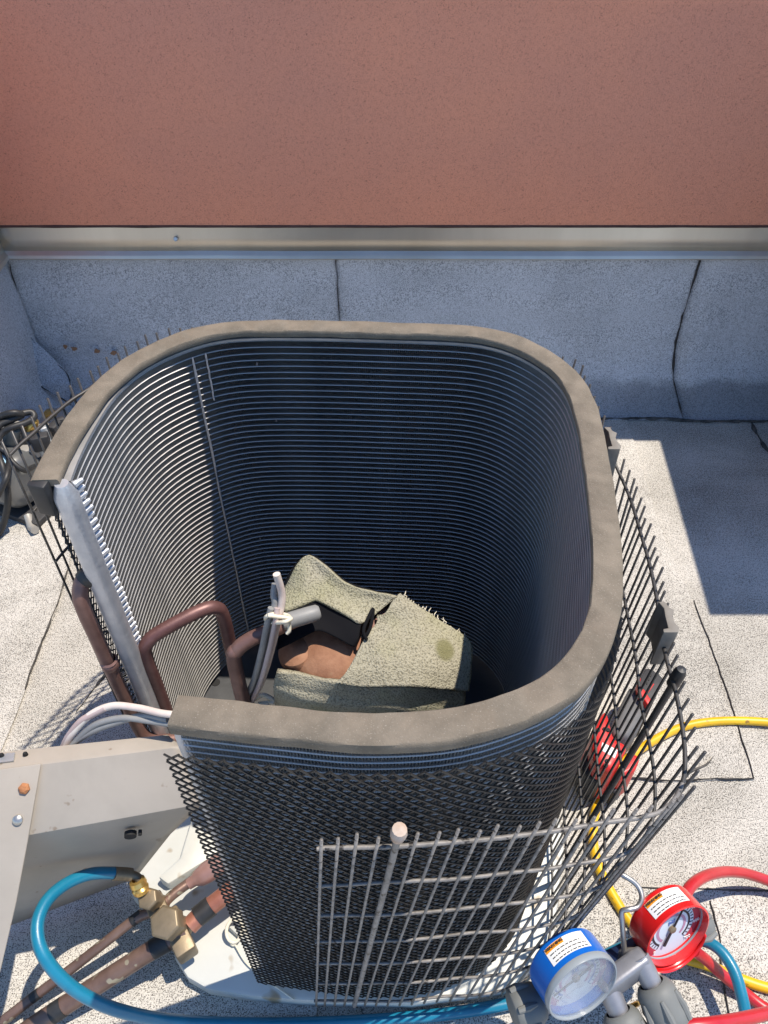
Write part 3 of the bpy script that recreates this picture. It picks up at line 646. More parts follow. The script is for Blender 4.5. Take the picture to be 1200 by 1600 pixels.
# ------------------------------------------------------------------ tan control panel
cpn = tag(empty('control_panel', P(150, 1420, 0)), 'long tan sheet-metal panel leaning between the roof and the coil at left', 'panel')
def seg(l, r, n=24): return [Vector(l).lerp(Vector(r), i/n) for i in range(n+1)]
L0, R0 = P(-160, 1192, .488), P(262, 1148, .488)
L1, R1 = P(-160, 1222, .50), P(283, 1166, .50)
L2, R2 = P(-160, 1342, .43), P(317, 1256, .43)
L3, R3 = P(-160, 1428, .22), P(285, 1300, .25)
L4, R4 = P(-160, 1513, .012), P(212, 1372, .055)
L3 = L2.lerp(L4, .5)+Vector((0, .008, 0)); R3 = R2.lerp(R4, .45)+Vector((0, .012, 0))
def fillet(a, b, c, t=.12):
    return [b.lerp(a, t), b.lerp(a, t*.3).lerp(b.lerp(c, t*.3), .5), b.lerp(c, t)]
rows = []
for i in range(25):
    t = i/24; a, b, c, d, e = [x.lerp(y, t) for x, y in ((L0, R0), (L1, R1), (L2, R2), (L3, R3), (L4, R4))]
    rows.append([a+Vector((0, .006, -.03)), a]+fillet(a, b, c, .1)+[b.lerp(c, .5)]+fillet(b, c, d, .03)+[c.lerp(d, .35), c.lerp(d, .7), d, d.lerp(e, .35), d.lerp(e, .7), e])
build(MB().grid(rows), 'panel_body', M['tan'], cpn, smooth=True, thick=.004, sharp=35)
nrm = (L2-L1).cross(R1-L1).normalized(); nrm = nrm if nrm.z > 0 else -nrm
EYE = Vector((0, 0, H))
def onface(u, v, lift_=0):
    """where the line of sight meets the sloping face of the panel"""
    d = P(u, v, 0)-EYE; return EYE+d*((R1+nrm*lift_-EYE).dot(nrm)/d.dot(nrm))
build(MB().prism([onface(u, v, .006) for u, v in ((-170, 1226), (64, 1193), (43, 1314), (25, 1410), (0, 1518), (-25, 1600), (-170, 1600))], nrm*-.004), 'corner_plate', M['tan'], cpn, bevel=.002)
build(MB().prism(PP((-120, 1196, .4915), (24, 1177, .4915), (22, 1190, .497), (-120, 1208, .497)), (0, 0, .003)), 'galvanised_strip', M['galv_plain'], cpn)
def screw(p, r, m, ax):
    build(MB().lathe([(.0001, .006), (r*.6, .0055), (r, .003), (r*1.02, 0), (r*1.02, -.004)], p, ax, 6 if m is M['rust'] else 20), 'screw', m, cpn, smooth=m is not M['rust'])
screw(onface(38, 1232, .007), .0085, M['rust'], nrm); screw(onface(28, 1281, .0065), .0075, M['steel'], nrm)
screw(P(40, 1179, .494), .0036, M['dark'], (0, 0, 1)); screw(P(3, 1181, .496), .0036, M['dark'], (0, 0, 1))
un = (L3-L2).cross(R2-L2).normalized(); un = un if un.y < 0 else -un
for u, v, r in ((204, 1302, .0095), (219, 1299, .003)):
    d = P(u, v, 0)-EYE; t = (L2.lerp(R2, .8)-EYE).dot(un)/d.dot(un); p = EYE+d*t
    build(MB().lathe([(.0001, .006), (r, .006), (r, -.002)], p, un, 20), 'knockout_hole', M['dark'], cpn)

# ------------------------------------------------------------------ service valves and line set
sv = tag(empty('service_valves', P(265, 1470, .03)), 'pair of dull brass service valves with hex caps on the pan corner', 'valve')
cA, cB = P(231, 1404, .19), P(257, 1441, .185)
def hexcap(c, r, h, ax, name='hex_cap'):
    build(MB().lathe([(.0001, h), (r*.86, h), (r, h-.004), (r, 0), (r*.75, -.004), (.0001, -.004)], c, ax, 6), name, M['brass_old'], sv, bevel=.0015)
ax = Vector((-.12, -.22, 1)).normalized()
hexcap(cA-ax*.02, .0195, .024, ax); hexcap(cB-ax*.028, .0285, .030, ax)
build(MB().tube([cA-ax*.022, cA-ax*.075], .0135, 14), 'valve_body', M['brass_old'], sv, smooth=True)
build(MB().tube([cB-ax*.03, cB-ax*.10], .018, 14), 'valve_body', M['brass_old'], sv, smooth=True)
v1, v2 = P(247, 1424, .135), P(283, 1472, .09)
build(MB().box(P(247, 1421, .135), (.034, .05, .034), Matrix.Rotation(.6, 3, 'Z')), 'valve_block', M['brass_old'], sv, bevel=.004)
build(MB().box(P(279, 1460, .10), (.036, .085, .045), Matrix.Rotation(.6, 3, 'Z')), 'valve_block', M['brass_old'], sv, bevel=.005)
build(MB().tube([P(272, 1462, .10), P(284, 1478, .085), P(288, 1484, .08)], [.017, .016, .012], 8), 'service_port', M['copper_line'], sv, smooth=True)
copper('suction_line', PP((392, 1366, .14), (352, 1398, .13), (318, 1425, .12), (296, 1447, .115)), .0165, M['copper_red'], 'bright red-brown copper stub from the large valve under the mesh')
build(MB().tube(PP((330, 1415, .123), (308, 1433, .118)), .0185, 14), 'black_band', M['black_ins'], bpy.data.objects['suction_line'], smooth=True)
ls = tag(empty('suction_line_set', P(60, 1590, 0)), 'thick tarnished copper suction line running down to the lower left', 'pipe')
cable('pipe', PP((290, 1452, .112), (255, 1474, .105), (225, 1492, .098), (150, 1540, .07), (75, 1588, .045), (0, 1640, .03)), .0165, M['copper_line'], ls, 16)
build(MB().tube(PP((262, 1470, .107), (238, 1484, .102)), .0175, 16), 'black_band', M['black_ins'], ls, smooth=True)
build(MB().tube(PP((100, 1572, .053), (82, 1584, .047)), .0172, 16), 'black_band', M['black_ins'], ls, smooth=True)
ll = tag(empty('liquid_line_set', P(30, 1590, 0)), 'thin copper liquid line beside the thick one at lower left', 'pipe')
cable('pipe', PP((300, 1376, .135), (270, 1398, .135), (247, 1420, .13), (215, 1434, .12), (175, 1464, .10), (110, 1515, .07), (50, 1560, .045), (-30, 1622, .02)), .0092, M['copper_line'], ll, 12)
build(MB().tube(PP((222, 1428, .122), (206, 1440, .116)), .0100, 12), 'black_band', M['black_ins'], ll, smooth=True)
build(MB().tube(PP((62, 1551, .05), (50, 1560, .045)), .0097, 12), 'black_band', M['black_ins'], ll, smooth=True)
fd = tag(build(MB().tube(PP((372, 1328, .155), (352, 1344, .15), (322, 1364, .145), (312, 1371, .14), (303, 1376, .137), (294, 1382, .135)), [.0195, .0195, .0190, .0165, .0105, .0100], 18), 'filter_drier', M['copper_pink'], smooth=True, sharp=60), 'pinkish copper filter drier tapering into the thin line beside the tan panel', 'filter drier')
cl = tag(empty('tag_wire', P(366, 1465, .05)), 'thin wire with a cream loop lying on the pan', 'wire')
lp = P(367, 1458, .055)
build(MB().tube([lp+Vector((.014*math.cos(a), .016*math.sin(a), .012+.01*math.sin(a))) for a in [i*2*math.pi/20 for i in range(21)]], .0032, 8), 'loop', M['string'], cl, smooth=True)
cable('thread', PP((366, 1474, .052), (385, 1505, .05), (415, 1530, .05), (440, 1548, .05), (460, 1562, .048)), .0018, M['string'], cl, 6)
build(MB().lathe([(.0001, .006), (.006, .004), (.007, 0)], P(365, 1473, .05), (0, 0, 1), 12), 'bead', M['string'], cl, smooth=True)

# ------------------------------------------------------------------ wire guard around the unit
gd = tag(empty('wire_guard', (-.1, .75, 0)), 'black vinyl-coated wire guard slipped down around the coil and leaning out at right', 'wire guard')
# (top ring pixel, ring height) paired with foot position
pairs = [(P(14, 712, .87), P(196, 1120, .22)), (P(30, 696, .87), P(203, 1112, .22)), (P(50, 679, .87), P(212, 1105, .21)), (P(68, 662, .87), (-.525, .93)), (P(92, 641, .87), (-.52, .99)), (P(113, 624, .87), (-.51, 1.04)), (P(137, 609, .87), (-.495, 1.09)), (P(165, 588, .87), (-.47, 1.13)), (P(215, 556, .87), (-.42, 1.18)), (P(277, 533, .865), (-.34, 1.21)),
         (Vector((-.22, 1.215, .835)), (-.2, 1.22)), (Vector((.1, 1.20, .815)), (.1, 1.22)), (P(878, 575, .83), (.26, 1.19)), (P(905, 600, .81), (.31, 1.13)), (P(925, 642, .79), (.35, 1.04)), (P(942, 680, .77), (.37, .97)), (P(962, 725, .75), (.375, .90)), (P(980, 765, .74), (.372, .85)), (P(995, 810, .74), P(852, 1180, .05)), (P(1012, 870, .74), P(856, 1235, .05)), (P(1027, 937, .74), P(858, 1290, .05)), (P(1042, 1025, .74), P(860, 1350, .05)), (P(1056, 1080, .74), P(861, 1395, .05)), (P(1066, 1130, .74), P(860, 1435, .05)), (P(1071, 1180, .74), P(856, 1470, .05)), (P(1067, 1226, .74), P(846, 1500, .05)), (P(1042, 1264, .745), P(828, 1526, .05)), (P(1000, 1279, .75), P(800, 1543, .055)), (P(947, 1287, .75), P(768, 1553, .06)), (P(890, 1296, .75), P(730, 1559, .06)), (P(839, 1302, .75), P(690, 1560, .06)), (P(738, 1313, .75), P(624, 1566, .06)), (P(640, 1320, .75), P(566, 1566, .06)), (P(510, 1326, .75), P(500, 1566, .06)), (P(496, 1328, .75), P(492, 1566, .06))]
tops = [p for p, _ in pairs]; foots = [q if isinstance(q, Vector) else Vector((q[0], q[1], .05)) for _, q in pairs]
T = crom(tops, 12); F = crom(foots, 12)
def ringpath(f):      # f: 0 top ring, 1 foot
    return [a.lerp(b, f) for a, b in zip(T, F)]
NR = 7
for i in range(NR):
    f = i/(NR-1)*.985
    rp = [p+noise.noise_vector(p*9+Vector((i*3, 0, 0)))*.0025 for p in resample(ringpath(f), .012)]
    o = build(MB().tube(rp, (.0024 if i else .0028), 8), 'horizontal_wire', M['wire'], gd, smooth=True, sharp=60)
    o.data.materials.append(M['wire_pale'])
    for pl in o.data.polygons:      # the front run takes the paler wire material
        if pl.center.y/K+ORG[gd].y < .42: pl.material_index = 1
# upright wires, equally spaced along the top ring
Lc = [0]
for a, b in zip(T, T[1:]): Lc.append(Lc[-1]+(b-a).length)
step = .0212; n = int(Lc[-1]/step); zcyl = None
mb = MB().tube([Vector((0, 0, i/6)) for i in range(7)], .0020, 8)
def upright(a, b, name='upright_wire', r=None):
    """wire from foot b through the top ring at a, ending in a short stub; lies outside the rings"""
    global zcyl
    d = a-b; tip = a+d.normalized()*(random.uniform(.036, .044) if a.y < .45 else random.uniform(.020, .026)); d = tip-b; L = d.length
    if zcyl is None:
        me = bpy.data.meshes.new('upright_wire'); me.from_pydata([tuple(q*K) for q in mb.v], [], mb.f); me.update()
        me.polygons.foreach_set('use_smooth', [True]*len(me.polygons)); me.materials.append(M['wire']); zcyl = me
    o = link(name, zcyl, gd)
    o.matrix_local = Matrix.Translation((b-ORG[gd])*K) @ d.to_track_quat('Z', 'Y').to_matrix().to_4x4() @ Matrix.Diagonal((1, 1, L, 1))
    if a.y < .45 and a.x < .34: o.material_slots[0].link = 'OBJECT'; o.material_slots[0].material = M['wire_pale']
    return tip
GC = Vector((-.08, .78, 0)); j = 0; ups = []
for k in range(n+1):
    s = min(k*step+.004, Lc[-1]-.004)
    while j < len(T)-2 and Lc[j+1] < s: j += 1
    t = (s-Lc[j])/max(Lc[j+1]-Lc[j], 1e-9)
    a = T[j].lerp(T[j+1], t); b = F[j].lerp(F[j+1], t); out = (a-GC); out.z = 0; out = out.normalized()*.0048
    jit = Vector((random.uniform(-1, 1), random.uniform(-1, 1), 0))*.0022
    ups.append((upright(a+out+jit, b+out), a+out, b+out))
def near(u, v):
    def proj(p):
        y = p.y*math.sin(PITCH)-(H-p.z)*math.cos(PITCH); d = p.y*math.cos(PITCH)+(H-p.z)*math.sin(PITCH)
        return (600+1200*p.x/d, 800-1200*y/d)
    return min(ups, key=lambda q: (proj(q[0])[0]-u)**2+(proj(q[0])[1]-v)**2)
tp, a, b = near(626, 1297)
build(MB().tube([b, a, tp], .0042, 10), 'thick_rod', M['wire_pale'], gd, smooth=True)
build(MB().lathe([(.0001, .017), (.008, .015), (.0095, .006), (.0075, -.006), (.004, -.010)], tp, tp-b, 12), 'rod_cap', mat('bleached_cap', (.42, .30, .22), (.5, .42, .36), 80, rough=.9), gd, smooth=True)
tp, a, b = near(1052, 1040)
tp = a+(tp-a)*.2
build(MB().tube([b, a, tp], .0050, 10), 'thick_rod', M['wire'], gd, smooth=True)
build(MB().lathe([(.0001, .020), (.006, .018), (.0085, .010), (.0085, -.016), (.006, -.02)], tp, tp-b, 14), 'rod_cap', M['black_ins'], gd, smooth=True)
# plastic clips on the right side
def clip(pts, z, h, label):
    o = build(MB().prism([P(u, v, z) for u, v in pts], (0, 0, -h)), 'guard_clip', M['clip'], None, bevel=.0012)
    return tag(o, label, 'clip', 'plastic clips on the guard')
cl1 = [(930+x/4, 640+y/4) for x, y in ((395, 1200), (440, 1200), (460, 1232), (495, 1250), (484, 1290), (500, 1330), (526, 1360), (520, 1392), (428, 1392), (425, 1370), (458, 1364), (448, 1330), (438, 1290), (430, 1240))]
clip(cl1, .775, .075, 'grey plastic S-shaped clip halfway along the right side of the guard')
clip([(930+(x-395)*.82/4+55/4, 640+(y-1200)*.72/4+108/4) for x, y in ((395, 1200), (440, 1200), (460, 1232), (495, 1250), (484, 1290), (500, 1330), (526, 1360), (520, 1392), (428, 1392), (425, 1370), (458, 1364), (448, 1330), (438, 1290), (430, 1240))], .80, .075, 'grey plastic S-shaped clip at the far right corner of the guard')

# ------------------------------------------------------------------ hoses
hb = tag(empty('blue_hose', P(500, 1590, 0)), 'blue charging hose looping from the service valve along the front of the guard', 'hose')
cable('hose_body', PP((196, 1366, .225), (172, 1364, .24), (140, 1366, .26), (105, 1380, .28), (76, 1404, .295), (60, 1436, .30), (60, 1470, .295), (74, 1502, .28), (102, 1534, .25), (140, 1560, .21), (190, 1580, .16), (260, 1594, .09), (340, 1599, .04), (440, 1600, .02), (560, 1596, .02), (680, 1586, .02), (780, 1571, .025), (850, 1551, .03), (900, 1526, .04), (940, 1497, .05), (985, 1476, .06), (1040, 1466, .07), (1090, 1468, .08), (1122, 1482, .09), (1146, 1515, .09), (1160, 1560, .08), (1172, 1620, .06)), .0102, M['hose_blue'], hb, 14, 10)
build(MB().tube(PP((205, 1367, .218), (196, 1366, .224), (178, 1365, .238)), .0112, 14), 'crimp_ferrule', M['brass_old'], hb, smooth=True)
cable('brass_elbow', PP((178+28, 1367, .217), (216, 1372, .21), (222, 1384, .20), (228, 1396, .185)), .0075, M['brass_old'], hb, 12)
build(MB().lathe([(.008, -.012), (.0135, -.010), (.0150, -.002), (.0120, .002), (.0150, .006), (.0135, .014), (.009, .016)], P(217, 1383, .206), P(222, 1395, .19)-P(213, 1373, .215), 20), 'brass_coupling', M['brass'], hb, smooth=True)
hy = tag(empty('yellow_hose', P(1100, 1130, 0)), 'yellow charging hose on the roof at right, passing the drill', 'hose')
cable('hose_body', PP((1300, 1150, .012), (1230, 1133, .012), (1180, 1127, .012), (1120, 1127, .012), (1070, 1135, .013), (1025, 1155, .018), (985, 1182, .025), (958, 1205, .018), (940, 1235, .012), (929, 1275, .012), (927, 1315, .012), (936, 1355, .012), (957, 1398, .012), (985, 1440, .012), (1020, 1472, .014), (1060, 1494, .016), (1105, 1508, .016), (1150, 1527, .014), (1200, 1544, .012), (1280, 1560, .012)), .0098, M['hose_yel'], hy, 14, 10)
hr = tag(empty('red_hose', P(1150, 1370, 0)), 'red charging hose arching out from behind the red gauge', 'hose')
cable('hose_body', PP((1062, 1440, .20), (1068, 1408, .22), (1080, 1384, .21), (1105, 1368, .17), (1140, 1362, .11), (1180, 1369, .06), (1230, 1392, .03), (1300, 1450, .015), (1320, 1540, .015), (1260, 1592, .015), (1205, 1580, .015), (1165, 1552, .02), (1130, 1524, .04), (1104, 1500, .07), (1085, 1486, .10)), .0100, M['hose_red'], hr, 14, 10)
hr2 = tag(empty('red_hose', P(1150, 1600, 0)), 'red charging hose crossing the very bottom right under the grey knobs', 'hose')
cable('hose_body', PP((1010, 1625, .22), (1060, 1606, .25), (1110, 1600, .25), (1160, 1592, .22), (1210, 1582, .18), (1290, 1575, .1)), .0100, M['hose_red'], hr2, 14, 10)

# ------------------------------------------------------------------ manifold gauge set
mg = tag(empty('manifold_gauge_set', P(985, 1520, .2)), 'refrigerant manifold with blue and red gauges hanging from the guard', 'gauge set')
Cb, Cr = P(906, 1537, .335), P(1060, 1463, .315)
axx = (Cr-Cb); axx.z *= .3; axx = axx.normalized()
perp = Vector((axx.y, -axx.x, 0)).normalized()
tl = math.radians(22)
nf = (perp*math.cos(tl)+Vector((0, 0, 1))*math.sin(tl)); nf = (nf-axx*nf.dot(axx)).normalized()
ww = nf.cross(axx); ww = ww if ww.z > 0 else -ww
def gauge(C, m, name, blue):
    R = .0580
    body = build(MB().lathe([(.0001, -.047), (R*.92, -.047), (R*.985, -.043), (R, -.037), (R, -.004), (R*1.01, 0), (R*.965, .001), (R*.95, -.012), (R*.94, -.016)], C, nf, 56), name, m, mg, smooth=True, sharp=35)
    dc = C-nf*(.012 if blue else .016)
    def disc(r0, r1, h, mm, nm, a0=0, a1=2*math.pi):
        n_ = 48; vs = []; fs = []
        for i in range(n_+1):
            a = a0+(a1-a0)*i/n_; d = axx*math.cos(a)+ww*math.sin(a); vs += [dc+d*r0+nf*h, dc+d*r1+nf*h]
        for i in range(n_): fs.append((2*i, 2*i+1, 2*i+3, 2*i+2))
        return build(MB().add(vs, fs), nm, mm, body)
    disc(.0001, R*.945, 0, M['dial'], 'dial')
    lo_, hi_ = math.radians(-50), math.radians(230)
    disc(R*.74, R*.93, .0004, M['dial_red'] if not blue else M['dial_rose'], 'scale_band', lo_, hi_)
    disc(R*.56, R*.62, .0004, M['dial_blue'] if blue else M['dial_dark'], 'scale_band', lo_, hi_)
    disc(R*.40, R*.48, .0004, M['dial_rose'], 'scale_band', lo_, hi_)
    for i in range(29):
        a = lo_+(hi_-lo_)*i/28; d = axx*math.cos(a)+ww*math.sin(a); s_ = nf.cross(d)
        r0 = .64 if i % 4 else .60
        build(MB().prism([dc+d*R*r0+s_*.0005, dc+d*R*r0-s_*.0005, dc+d*R*.72-s_*.0005, dc+d*R*.72+s_*.0005], nf*.0007), 'tick_mark', M['dial_dark'], body)
    for i in range(8):
        a = hi_-(hi_-lo_)*i/7; d = axx*math.cos(a)+ww*math.sin(a)
        text('dial_number', str(i*(20 if blue else 100)), .0085, dc+d*R*.835+nf*.0009, axx, ww, M['sticker'], body)
    text('dial_word', 'psi', .011, dc+ww*R*.24+nf*.0006, axx, ww, M['dial_blue'], body)
    na = math.radians(62 if not blue else 200); d = axx*math.cos(na)+ww*math.sin(na); s_ = nf.cross(d)
    build(MB().prism([dc-d*R*.55+s_*.0022, dc-d*R*.55-s_*.0022, dc+d*R*.7-s_*.0006, dc+d*R*.7+s_*.0006], nf*.0022), 'needle', M['dial_dark'], body).location = nf*(.0022*K)
    build(MB().lathe([(.006, .001), (.006, .005), (.0045, .0062), (.0001, .0064)], dc, nf, 16), 'needle_hub', M['brass_old'], body, smooth=True)
    if blue:
        build(MB().lathe([(R*1.0, -.002), (R*1.015, .000), (R*1.015, .006), (R*.99, .0095), (R*.955, .0095), (R*.95, .004)], C, nf, 56), 'bezel', M['bezel'], body, smooth=True)
        build(MB().lathe([(.0001, .0085), (R*.6, .0082), (R*.95, .006), (R*.95, .003), (.0001, .003)], C, nf, 48), 'lens', M['lens'], body, smooth=True)
    else:
        build(MB().lathe([(R*.965, -.010), (R*.93, -.010), (R*.925, -.0125), (R*.965, -.0125)], C, nf, 48), 'lens_ring', M['bezel'], body, smooth=True)
        # lower lip of the rubber boot standing off the case
        n_ = 20; rws = []
        for i in range(n_+1):
            a = math.radians(205+130*i/n_); d = axx*math.cos(a)+ww*math.sin(a); bulge = .012*math.sin(math.pi*i/n_)
            rws.append([C+d*R*1.0-nf*.03, C+d*(R*1.02+bulge*.6)-nf*.004, C+d*(R*.99+bulge)+nf*.004, C+d*(R*.96+bulge*.8)])
        build(MB().grid(rws), 'boot_lip', m, body, smooth=True, thick=.002)
    # warning sticker wrapped over the top of the case
    def wrap(a0, a1, h0, h1, mm, nm, lift_=.0006):
        n_ = 14; rws = []
        for i in range(n_+1):
            a = a0+(a1-a0)*i/n_; d = axx*math.cos(a)+ww*math.sin(a); rws.append([C+d*(R+lift_)+nf*h0, C+d*(R+lift_)+nf*h1])
        return build(MB().grid(rws), nm, mm, body, smooth=True)
    c0 = math.radians(95); hw_ = math.radians(33)
    wrap(c0-hw_, c0+hw_, -.0365, -.0095, M['sticker'], 'warning_sticker')
    wrap(c0+hw_*.05, c0+hw_*.97, -.036, -.0285, M['orange'], 'orange_header', .0010)
    for j_, (x0, x1) in enumerate(((-.86, .62), (-.84, .86), (-.80, .84))):
        h = -.0238+j_*.0058
        x = x0
        while x < x1:
            wl = random.uniform(.06, .22); wrap(c0-hw_*x, c0-hw_*min(x+wl, x1), h-.0008, h+.0008, M['ink'], 'text_line', .0010); x += wl+.045
    a = c0+hw_*.47; d = axx*math.cos(a)+ww*math.sin(a); tx = axx*math.sin(a)-ww*math.cos(a)
    text('warning_word', 'WARNING', .0062, C+d*(R+.0014)-nf*.0322, tx, -nf, M['ink'], body)
    return body
gauge(Cb, M['g_blue'], 'blue_gauge', True); gauge(Cr, M['g_red'], 'red_gauge', False)
Rm = Matrix((axx, nf, ww)).transposed()
bc = (Cb+Cr)/2-ww*.062-nf*.040; half = (Cr-Cb).length/2
bar = build(MB().box(bc, (half*2+.06, .034, .034), Rm), 'manifold_bar', M['navy'], mg, bevel=.004)
text('bar_lettering', 'TITAN', .020, bc+nf*.0178+ww*.004+axx*.012, -axx, -ww, M['navy_text'], bar)
build(MB().box(bc+nf*.0175+ww*.004-axx*.030, (.016, .0012, .012), Rm), 'bar_logo', M['yel'], bar)
build(MB().lathe([(.012, -.002), (.0155, 0), (.0155, .005), (.012, .006), (.011, .002), (.0001, .002)], bc-ww*.040+nf*.042, nf-ww*.5, 24), 'sight_glass', M['brass'], mg, smooth=True)
for Cg in (Cb, Cr):
    build(MB().tube([Cg-ww*.055-nf*.04, bc+axx*(Cg-bc).dot(axx)+ww*.012], .014, 14), 'gauge_stem', M['navy'], mg, smooth=True)
def knob(c, d, r, ln, yel=True):
    d = d.normalized()
    k_ = build(MB().lathe([(r*.62, 0), (r*.80, .002), (r*.97, .010), (r, .022), (r*1.03, ln*.7), (r*.95, ln*.95), (r*.8, ln), (.0001, ln)], c, d, 24), 'knob', M['knob'], mg, smooth=True, sharp=60)
    a = d.orthogonal().normalized(); b_ = d.cross(a)
    for i in range(6):
        q = i*math.pi/3; e = a*math.cos(q)+b_*math.sin(q)
        build(MB().tube([c+e*r*.95+d*.016, c+e*r*1.03+d*ln*.6, c+e*r*.98+d*ln*.92], [.003, .006, .0045], 8), 'grip_rib', M['knob'], k_, smooth=True)
    if yel: build(MB().lathe([(r*.6, ln-.002), (r*.62, ln+.004), (.0001, ln+.005)], c, d, 24), 'knob_insert', M['yel'], k_, smooth=True)
stems = []
for px, pz, dr, r in (((1018, 1536), .29, nf*.55-ww*.62+axx*.10, .030), ((966, 1580), .27, nf*.55-ww*.62+axx*.05, .030)):
    s0 = P(*px, pz); d = dr.normalized()
    build(MB().tube([s0-d*.040, s0-d*.015, s0+d*.006], [.0165, .0165, .015], 20), 'valve_stem', M['alloy'], mg, smooth=True)
    knob(s0, dr, r, .062); stems.append(s0-d*.034)
sa, sb = stems[1]-axx*.012, stems[0]+axx*.012
up_ = (nf-ww*.3).normalized()
zb = (sb-sa).normalized(); yb = (nf-zb*nf.dot(zb)).normalized(); Rb = Matrix((zb, yb, zb.cross(yb))).transposed()
build(MB().box((sa+sb)/2, ((sb-sa).length, .030, .034), Rb), 'valve_bridge', M['alloy'], mg, bevel=.007, seg=3)
for q in (stems[0], stems[1]): build(MB().tube([q, q.lerp(bc+axx*(q-bc).dot(axx), .9)], .017, 14), 'bridge_leg', M['alloy'], mg, smooth=True)
s0 = bc+axx*(half+.034); build(MB().tube([s0-axx*.02, s0+axx*.008], .019, 18), 'valve_stem', M['alloy'], mg, smooth=True); knob(s0+axx*.004, axx-nf*.1, .030, .050, False)
s0 = bc-axx*(half+.034); build(MB().tube([s0+axx*.02, s0-axx*.008], .019, 18), 'valve_stem', M['alloy'], mg, smooth=True); knob(s0-axx*.004, -axx-nf*.1, .030, .050, False)
build(MB().lathe([(.0001, .02), (.007, .018), (.010, .008), (.010, -.01)], P(985, 1484, .24), (0, .2, 1), 16), 'brass_fitting', M['brass'], mg, smooth=True)
hk = bc+ww*.015-nf*.002
cable('hanging_hook', [P(977, 1505, .275), P(975, 1478, .295), P(972, 1440, .325), P(972, 1424, .335), P(982, 1421, .34), P(996, 1417, .34), P(1003, 1403, .345), P(996, 1384, .35), P(978, 1370, .355), P(962, 1364, .352), P(950, 1370, .342)], .0042, M['steel'], mg, 10, 8)

# ------------------------------------------------------------------ drill on the roof
dr = tag(empty('cordless_drill', P(980, 1130, 0)), 'red and black cordless drill lying on the roof beyond the guard', 'drill')
z7 = lambda l, z: [P(910+x/7.06, 1010+y/7.06, z) for x, y in l]
z5 = lambda l, z: [P(880+x/5.333, 1000+y/5.333, z) for x, y in l]
def slab(name, pts, h, m, bev=.008): return build(MB().prism(pts, (0, 0, -h)), name, m, dr, bevel=bev, seg=3)
slab('battery_pack', z7([(645, 300), (690, 238), (745, 232), (850, 300), (905, 355), (770, 640), (640, 545), (600, 440)], .15), .145, M['tool_black'], .010)
for i in range(3): build(MB().prism(z7([(690+i*22, 405-i*42), (715+i*22, 420-i*42), (720+i*22, 395-i*42), (697+i*22, 380-i*42)], .1515), (0, 0, -.002)), 'battery_slot', M['dark'], dr)
slab('grip', z7([(545, 400), (640, 545), (742, 655), (640, 880), (530, 1000), (345, 1010), (330, 880), (420, 640)], .13), .11, M['tool_grey'], .014)
slab('red_latch', z7([(608, 330), (650, 328), (636, 430), (690, 480), (740, 560), (775, 600), (735, 668), (690, 600), (622, 515), (598, 410)], .1545), .02, M['tool_red'], .003)
slab('red_trim', z7([(778, 405), (795, 412), (725, 515), (708, 505)], .153), .01, M['tool_red'], .001)
slab('motor_housing', z5([(285, 640), (368, 560), (405, 720), (430, 815), (552, 862), (505, 960), (455, 1035), (420, 1100), (270, 1035), (245, 905), (240, 745)], .155), .14, M['tool_red'], .014)
slab('rear_bumper', z5([(195, 895), (250, 870), (285, 1030), (420, 1110), (290, 1195), (150, 1085), (168, 960)], .10), .095, M['tool_black'], .012)
slab('gear_case', z5([(560, 930), (650, 965), (605, 1085), (475, 1150), (462, 1080)], .125), .11, M['tool_red'], .010)
slab('chuck', z5([(385, 1225), (470, 1140), (545, 1165), (440, 1290)], .07), .065, M['tool_black'], .010)
slab('maker_plate', z5([(325, 850), (455, 915), (430, 985), (312, 915)], .1562), .003, M['sticker'], .001)
for u, v in ((265, 690), (290, 752), (345, 745), (372, 750), (365, 1010), (355, 1045)): build(MB().lathe([(.0001, .002), (.0045, .002), (.0045, -.002)], z5([(u, v)], .1555)[0], (0, 0, 1), 10), 'screw', M['dark'], dr)

# ------------------------------------------------------------------ vacuum pump by the left wall
vp = tag(empty('vacuum_pump', P(0, 800, 0)), 'grey vacuum pump with blue label at the left edge', 'vacuum pump')
ax = Vector((.86, -.36, 0)).normalized(); pc = P(42, 752, .115); r = .085
build(MB().lathe([(.0001, .012), (.04, .011), (r*.8, .005), (r*.97, -.012), (r, -.03), (r, -.24), (.0001, -.24)], pc, ax, 40), 'motor_housing', M['pump'], vp, smooth=True)
build(MB().lathe([(r*1.015, -.10), (r*1.03, -.104), (r*1.03, -.118), (r*1.015, -.122)], pc, ax, 40), 'band', M['pump_pale'], vp, smooth=True)
bx = Vector((0, 0, 1)).cross(ax)
lr = []
for i in range(9):
    a = math.radians(88-44*i/8); d = Vector((0, 0, 1))*math.sin(a)-bx*math.cos(a)
    lr.append([pc+d*(r+.0008)-ax*.076, pc+d*(r+.0008)-ax*.020])
lab = build(MB().grid(lr), 'name_label', M['label_blue'], vp, smooth=True)
d = (Vector((0, 0, 1))*math.sin(math.radians(66))-bx*math.cos(math.radians(66)))
text('label_text', 'MODEL NO', .010, pc+d*(r+.002)-ax*.048+d.cross(ax)*.012*-1, ax, d.cross(ax), M['ink'], lab)
text('label_text', '8217', .016, pc+d*(r+.002)-ax*.048+d.cross(ax)*.006, ax, d.cross(ax), M['ink'], lab)
build(MB().box(pc+Vector((-.06, .02, -.10)), (.24, .13, .022), Matrix.Rotation(math.atan2(ax.y, ax.x), 3, 'Z')), 'base_plate', M['tool_black'], vp, bevel=.006)
